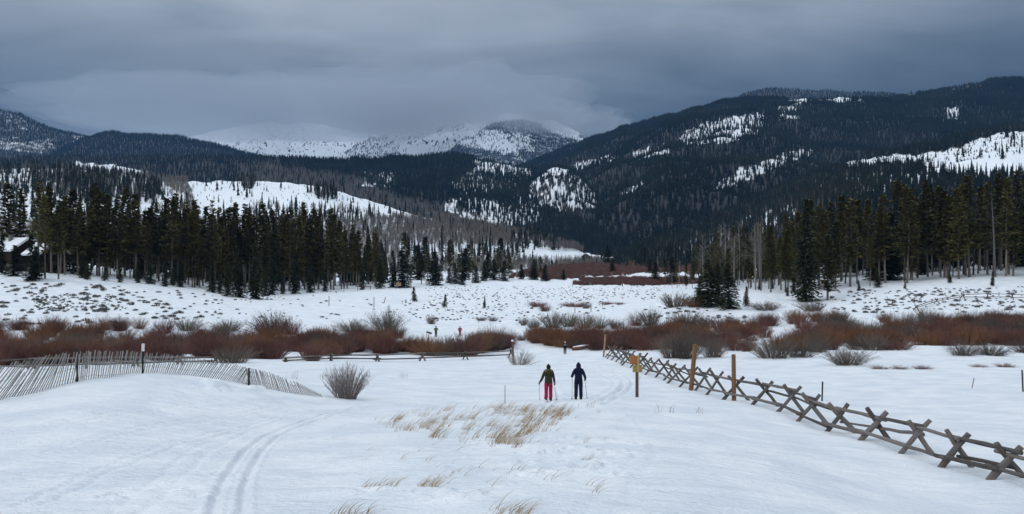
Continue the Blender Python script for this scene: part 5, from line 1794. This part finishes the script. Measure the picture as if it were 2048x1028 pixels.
def person(p, face, Hm, label, hands, jacket, trousers, boots=BLACKC, hat=BLACKC, hood=False, fur=False, beanie=True, stance=.12, step=.0, parka=.70, poles=None, band=None, skis=True, elbow_out=.10, pole_words=('left', 'right'), who=''):
    """faces +y locally; hands: ((x, y, z), (x, y, z)) for left (-x) and right (+x), in metres at 1.72 m"""
    k = Hm / 1.72
    V = lambda *q: Vector(q)
    J = {'pelvis': (V(0, 0, .95), (.15, .11)), 'waist': (V(0, 0, 1.12), (.14, .105)), 'chest': (V(0, .0, 1.30), (.135, .08)), 'neck': (V(0, .005, 1.49), .062), 'jaw': (V(0, .03, 1.56), (.068, .075)), 'skull': (V(0, .02, 1.635), (.082, .095)), 'crown': (V(0, .01, 1.69), (.06, .07))}
    E = [('pelvis', 'waist'), ('waist', 'chest'), ('chest', 'neck'), ('neck', 'jaw'), ('jaw', 'skull'), ('skull', 'crown')]
    Jj, Ej = {'hem': (V(0, 0, parka), (.225, .17)), 'hip': (V(0, 0, .95), (.21, .16)), 'waist': (V(0, 0, 1.12), (.185, .145)), 'chest': (V(0, 0, 1.32), (.19, .14)), 'collar': (V(0, 0, 1.475), (.095, .085))}, [('hip', 'hem'), ('hip', 'waist'), ('waist', 'chest'), ('chest', 'collar')]
    Jt, Et = {'hip': (V(0, 0, .95), (.16, .13))}, []
    for s, hd in ((-1, hands[0]), (1, hands[1])):
        n = 'l' if s < 0 else 'r'
        sh = V(s * .185, 0, 1.415)
        hw = V(*hd)
        mid = (sh + hw) / 2
        L = (hw - sh).length
        out_ = math.sqrt(max(.30 ** 2 - (L / 2) ** 2, .0))
        el = mid + V(s * elbow_out, -.30, -.22).normalized() * min(out_, .26)
        J['sh' + n] = (sh, .05); J['el' + n] = (el, .047); J['wr' + n] = (hw, .034); J['pa' + n] = (hw + (hw - el).normalized() * .08, (.042, .025))
        E += [('chest', 'sh' + n), ('sh' + n, 'el' + n), ('el' + n, 'wr' + n), ('wr' + n, 'pa' + n)]
        Jj['sh' + n] = (sh, .092); Jj['el' + n] = (el, .066); Jj['cu' + n] = (hw, .054)
        Ej += [('chest', 'sh' + n), ('sh' + n, 'el' + n), ('el' + n, 'cu' + n)]
        st = s * stance
        fy = step * s
        J['hp' + n] = (V(s * .095, 0, .88), .095); J['kn' + n] = (V(s * .105, fy * .5 + .03, .50), .062); J['an' + n] = (V(st, fy, .10), .042); J['to' + n] = (V(st + s * .02, fy + .15, .045), (.04, .03))
        E += [('pelvis', 'hp' + n), ('hp' + n, 'kn' + n), ('kn' + n, 'an' + n), ('an' + n, 'to' + n)]
        Jt['hp' + n] = (V(s * .105, 0, .84), .118); Jt['kn' + n] = (V(s * .11, fy * .5 + .03, .48), .095); Jt['an' + n] = (V(st, fy, .10), .092)
        Et += [('hip', 'hp' + n), ('hp' + n, 'kn' + n), ('kn' + n, 'an' + n)]
    body = skin('person', J, E, SKINM, None, 2, 'pelvis')
    body.location = p
    body.rotation_euler = (0, 0, face)
    body.scale = (k, k, k)
    tag(body, label, 'person', 'cross country skiers')
    skin('jacket', Jj, Ej, jacket, body, 2, 'chest')
    skin('trousers', Jt, Et, trousers, body, 2, 'hip')
    for s, hd in ((-1, hands[0]), (1, hands[1])):
        n = 'l' if s < 0 else 'r'
        a = J['an' + n][0]
        mb = MB()
        mb.tube([a + V(0, -.07, -.055), a + V(0, .0, -.05), a + V(s * .01, .12, -.06), a + V(s * .02, .19, -.075)], [.045, .058, .052, .03], 8)
        mb.tube([a + V(0, -.01, .10), a + V(0, -.01, -.05)], [.06, .055], 8)
        mb.build('boot', boots, body, True)
        hw, pa = J['wr' + n][0], J['pa' + n][0]
        mb = MB()
        d = (pa - hw).normalized()
        mb.ball(hw + d * .065, (.046, .042, .058), 8, 6)
        grip = hw + d * .085 + V(0, .035, 0)
        for f in range(4):                                     # fingers curl forward round the grip
            z = .036 - .024 * f
            b = grip + V(-s * .02, 0, z)
            ln = (.9, 1.0, .96, .8)[f]
            mb.tube([b + V(s * .02, -.02, 0), b + V(s * .03, .018 * ln, 0), b + V(s * .005, .042 * ln, -.004), b + V(-s * .022, .03 * ln, -.006)], [.0125, .0125, .0115, .009], 6)
        mb.tube([grip + V(-s * .03, -.03, .02), grip + V(-s * .036, .0, .035), grip + V(-s * .02, .032, .042)], [.014, .013, .010], 6)
        mb.build('glove', boots, body, True)
    # face
    mb = MB()
    for e in (-1, 1):
        mb.ball((e * .032, .105, 1.635), (.012, .010, .009), 6, 4)
    mb.build('eyes', BLACKC, body, True)
    mb = MB(); mb.tube([(0, .098, 1.635), (0, .128, 1.592), (0, .10, 1.585)], [.008, .016, .010], 6); mb.build('nose', SKINM, body, True)
    mb = MB(); mb.tube([(-.024, .098, 1.552), (0, .106, 1.549), (.024, .098, 1.552)], [.004, .006, .004], 5); mb.build('mouth', REDC, body, True)
    mb = MB()
    if hood:
        mb.ball((0, -.015, 1.625), (.118, .128, .15), 12, 8)
        mb.tube([(0, -.02, 1.70), (0, -.06, 1.80)], [.085, .03], 10)
        mb.tube([(0, -.02, 1.36), (0, -.03, 1.46), (0, -.02, 1.56)], [.15, .135, .115], 12)
        mb.build('hood', jacket, body, True)
    else:
        if beanie:
            mb.ball((0, .0, 1.665), (.105, .118, .10), 12, 8)
            mb.tube([(0, 0, 1.70), (0, -.01, 1.80)], [.085, .02], 10)
            mb.tube([(0, -.03, 1.55), (0, -.015, 1.66)], [.088, .105], 12)
        mb.build('hat', hat, body, True)
    if fur:
        mb = MB()
        ring = [(math.cos(t) * .17, math.sin(t) * .12 - .03, 1.475 + .02 * math.sin(t)) for t in [2 * math.pi * i / 14 for i in range(15)]]
        mb.tube(ring, .042, 6, False)
        mb.build('fur_collar', FUR, body, True)
        mb = MB(); mb.ball((0, -.15, 1.40), (.15, .06, .12), 10, 6); mb.build('hood', jacket, body, True)
    if band is not None:
        mb = MB()
        for t0 in range(12):
            pass
        ring = [(math.cos(t) * .205, math.sin(t) * .155, 1.31) for t in [2 * math.pi * i / 16 for i in range(17)]]
        mb.tube(ring, .035, 6, False)
        mb.build('pale_band', band, body, True)
    Rz = Matrix.Rotation(face, 3, 'Z')
    if poles:
        for s, hd, ft, side in ((-1, hands[0], poles[0], pole_words[0]), (1, hands[1], poles[1], pole_words[1])):
            n = 'l' if s < 0 else 'r'
            d = (J['pa' + n][0] - J['wr' + n][0]).normalized()
            g = p + Rz @ ((J['wr' + n][0] + d * .085 + V(-s * .008, .045, .0)) * k)
            f = p + Rz @ (V(*ft) * k)
            f.z = h1(f.x, f.y) - .05
            po = empty('ski_pole', f)
            tag(po, '%s ski pole held by the %s' % (side, who), 'ski pole', 'ski poles of the two nearest skiers')
            ax = (g - f).normalized()
            mb = MB(); mb.tube([Vector((0, 0, 0)), g - f], .011, 6); mb.build('shaft', POLE, po)
            mb = MB(); mb.tube([(g - f) - ax * .07, (g - f) + ax * .08], [.018, .02], 8); mb.build('grip', BLACKC, po)
            mb = MB(); mb.tube([ax * .10, ax * .125], [.055, .03], 8); mb.build('basket', BLACKC, po)
    if skis:
        for s, side in ((-1, 'left'), (1, 'right')):
            n = 'l' if s < 0 else 'r'
            a = J['an' + n][0]
            sk = empty('ski', p, face)
            mb = MB()
            pts = [Vector((a.x * k, (a.y + y) * k, 0)) for y in (-.75, -.3, .2, .7, .85, 1.0)]
            for q, dz in zip(pts, (.03, .03, .03, .03, .05, .12)):
                w = p + Rz @ q
                q.z = h1(w.x, w.y) + dz - p.z
            for u, v in zip(pts[:-1], pts[1:]):
                e = .024
                mb.face([(u.x - e, u.y, u.z + .01), (u.x + e, u.y, u.z + .01), (v.x + e, v.y, v.z + .01), (v.x - e, v.y, v.z + .01)])
                mb.face([(u.x - e, u.y, u.z - .01), (v.x - e, v.y, v.z - .01), (v.x + e, v.y, v.z - .01), (u.x + e, u.y, u.z - .01)])
                mb.face([(u.x - e, u.y, u.z - .01), (u.x - e, u.y, u.z + .01), (v.x - e, v.y, v.z + .01), (v.x - e, v.y, v.z - .01)])
                mb.face([(u.x + e, u.y, u.z - .01), (v.x + e, v.y, v.z - .01), (v.x + e, v.y, v.z + .01), (u.x + e, u.y, u.z + .01)])
            u = pts[0]; e = .024
            mb.face([(u.x - e, u.y, u.z - .01), (u.x + e, u.y, u.z - .01), (u.x + e, u.y, u.z + .01), (u.x - e, u.y, u.z + .01)])
            mb.build('plank', SKI, sk)
            mb = MB(); mb.box((a.x * k, (a.y + .1) * k, pts[2].z + .03), (.05, .1, .035)); mb.build('binding', BLACKC, sk)
            tag(sk, '%s ski under the %s' % (side, who), 'ski', 'skis on the snow')
    return body


pA = hit(1097, 802)
person(pA, .04, 1.70, 'skier from behind in olive fur collared parka and crimson trousers, black hat', ((-.41, .06, .90), (.30, .06, .87)), OLIVE, PINK, fur=True, poles=((-.42, .12, 0), (.40, .10, 0)), step=.05, parka=.70, elbow_out=.05, who='skier in crimson trousers')
pB = hit(1157, 800)
person(pB, -.03, 1.74, 'skier from behind all in dark navy with the hood up', ((-.30, .10, 1.12), (.32, .08, .98)), NAVY, NAVY, hood=True, poles=((-.31, .05, 0), (.42, .05, 0)), step=-.03, parka=.80, elbow_out=.12, who='skier in navy')
pC = hit(1130, 708)
person(pC, math.pi, 1.70, 'distant skier in black with a pale chest band and raised hands on the trail', ((-.16, .15, 1.52), (.16, .15, 1.52)), BLACKC, BLACKC, band=PALE, hat=PALE, parka=.85, elbow_out=.35, who='distant skier with the pale band')
pD = hit(872, 674)
person(pD, math.pi, 1.78, 'skier in a yellow green jacket and black trousers behind the left willows', ((-.14, .16, 1.12), (.14, .16, 1.12)), LIME, BLACKC, parka=.85, elbow_out=.35, who='skier in yellow green')
pE = hit(920, 673)
person(pE, math.pi, 1.70, 'skier all in red with hands on hips behind the left willows', ((-.20, .04, 1.02), (.20, .04, 1.02)), REDC, REDC, hat=REDC, parka=.80, elbow_out=.5, who='skier in red')
for px, lb, st in ((1245, 'tiny dark figure on the far meadow edge, left of two', .12), (1275, 'tiny dark striding figure on the far meadow edge, right of two', .22)):
    person(hit(px, 573), 1.4, 1.75, lb, ((-.25, .1, .85), (.25, .1, .85)), BLACKC, BLACKC, step=st, skis=False, who='tiny figure')

# ------------------------------------------------------------------ cloud bank round the peaks and the air itself
def volume_mat(name, col, dens, aniso=0.0):
    m = bpy.data.materials.new(name)
    m.use_nodes = True
    nt = m.node_tree
    nt.nodes.clear()
    o = N(nt, 'ShaderNodeOutputMaterial')
    v = N(nt, 'ShaderNodeVolumePrincipled')
    v.inputs['Color'].default_value = (*col, 1)
    v.inputs['Density'].default_value = dens
    v.inputs['Anisotropy'].default_value = aniso
    nt.links.new(v.outputs[0], o.inputs['Volume'])
    return m


CLOUDBANK = volume_mat('cloudbank', (0.72, 0.77, 0.83), 0.0014)


def cloudbank(px, py, wpx, hpx, Y, depth, seed, label):  # low cloud bank veiling the summits, a lumpy closed shell of even density
    c = Vector(((px - CX) / F * Y, Y, (HZ - py) / F * Y))
    nu, nv = 48, 28
    U, V_ = np.meshgrid(np.linspace(0, 2 * np.pi, nu, endpoint=False), np.linspace(0.02, np.pi - .02, nv))
    x = np.sin(V_) * np.cos(U); y = np.sin(V_) * np.sin(U); z = np.cos(V_)
    q = 1 + .35 * fbm(x * 2.2 + seed, z * 1.6 + y * 1.3, seed, 4) + .3 * fbm(y * 4 + seed, x * 4, seed + 9, 3)
    P = np.stack([c.x + x * q * wpx / 2 / F * Y, c.y + y * q * depth / 2, c.z + z * q * hpx / 2 / F * Y], -1)
    mb = MB()
    mb.v = [tuple(t) for t in P.reshape(-1, 3)]
    for i in range(nv - 1):
        for j in range(nu):
            mb.f.append((i * nu + j, (i + 1) * nu + j, (i + 1) * nu + (j + 1) % nu, i * nu + (j + 1) % nu)); mb.m.append(0)
    mb.f.append(tuple(range(nu))); mb.m.append(0)
    mb.f.append(tuple(reversed(range((nv - 1) * nu, nv * nu)))); mb.m.append(0)
    o = mb.build('cloudbank', CLOUDBANK)
    tag(o, label, 'cloudbank', kind='stuff')


cloudbank(580, 232, 860, 84, 6900, 3000, 3, 'soft cloud hiding the top of the snow mountain left of the valley head')
cloudbank(900, 222, 560, 90, 6000, 2600, 7, 'soft cloud hiding the top of the snow mountain at the valley head')
cloudbank(1130, 250, 260, 36, 5600, 1400, 12, 'wisp of cloud over the shoulder of the valley head')

hz = MB()
bpy.context.view_layer.update()
_z = [(o.matrix_world @ Vector(c)).z for o in COL.objects if o.type == 'MESH' and o.parent is None and o.get('kind') for c in o.bound_box]
z0_, z1_ = min(_z) - 1.0, max(_z) + 25.0
hz.box((0, 5000, (z0_ + z1_) / 2), (22000, 10900, z1_ - z0_))
HAZE = volume_mat('haze', (0.20, 0.48, 0.92), 3.4e-5, 0.0)
o = hz.build('haze', HAZE)
tag(o, 'thin cool air that pales the far mountains', kind='stuff')


# ------------------------------------------------------------------ where nothing else tells a few alike things apart, say which by its place
ORD = ('leftmost', 'second from left', 'third from left', 'fourth from left', 'fifth from left', 'sixth from left', 'seventh from left', 'eighth from left', 'ninth from left')
by_label = {}
for o in list(COL.objects):
    if o.parent is None and o.get('category') and not o.get('kind') and o.location.y > 1:
        by_label.setdefault(o['label'], []).append(o)
for lab, obs in by_label.items():
    obs = [o for o in obs if 0 <= CX + F * o.location.x / o.location.y <= 2048]
    if 2 <= len(obs) <= 9 and len(lab.split()) <= 13:
        px = [CX + F * o.location.x / o.location.y for o in obs]
        for k, o in enumerate(sorted(obs, key=lambda q: q.location.x / q.location.y)):
            w = 'rightmost' if k == len(obs) - 1 else ORD[k]
            o['label'] = '%s, %s' % (lab, w)
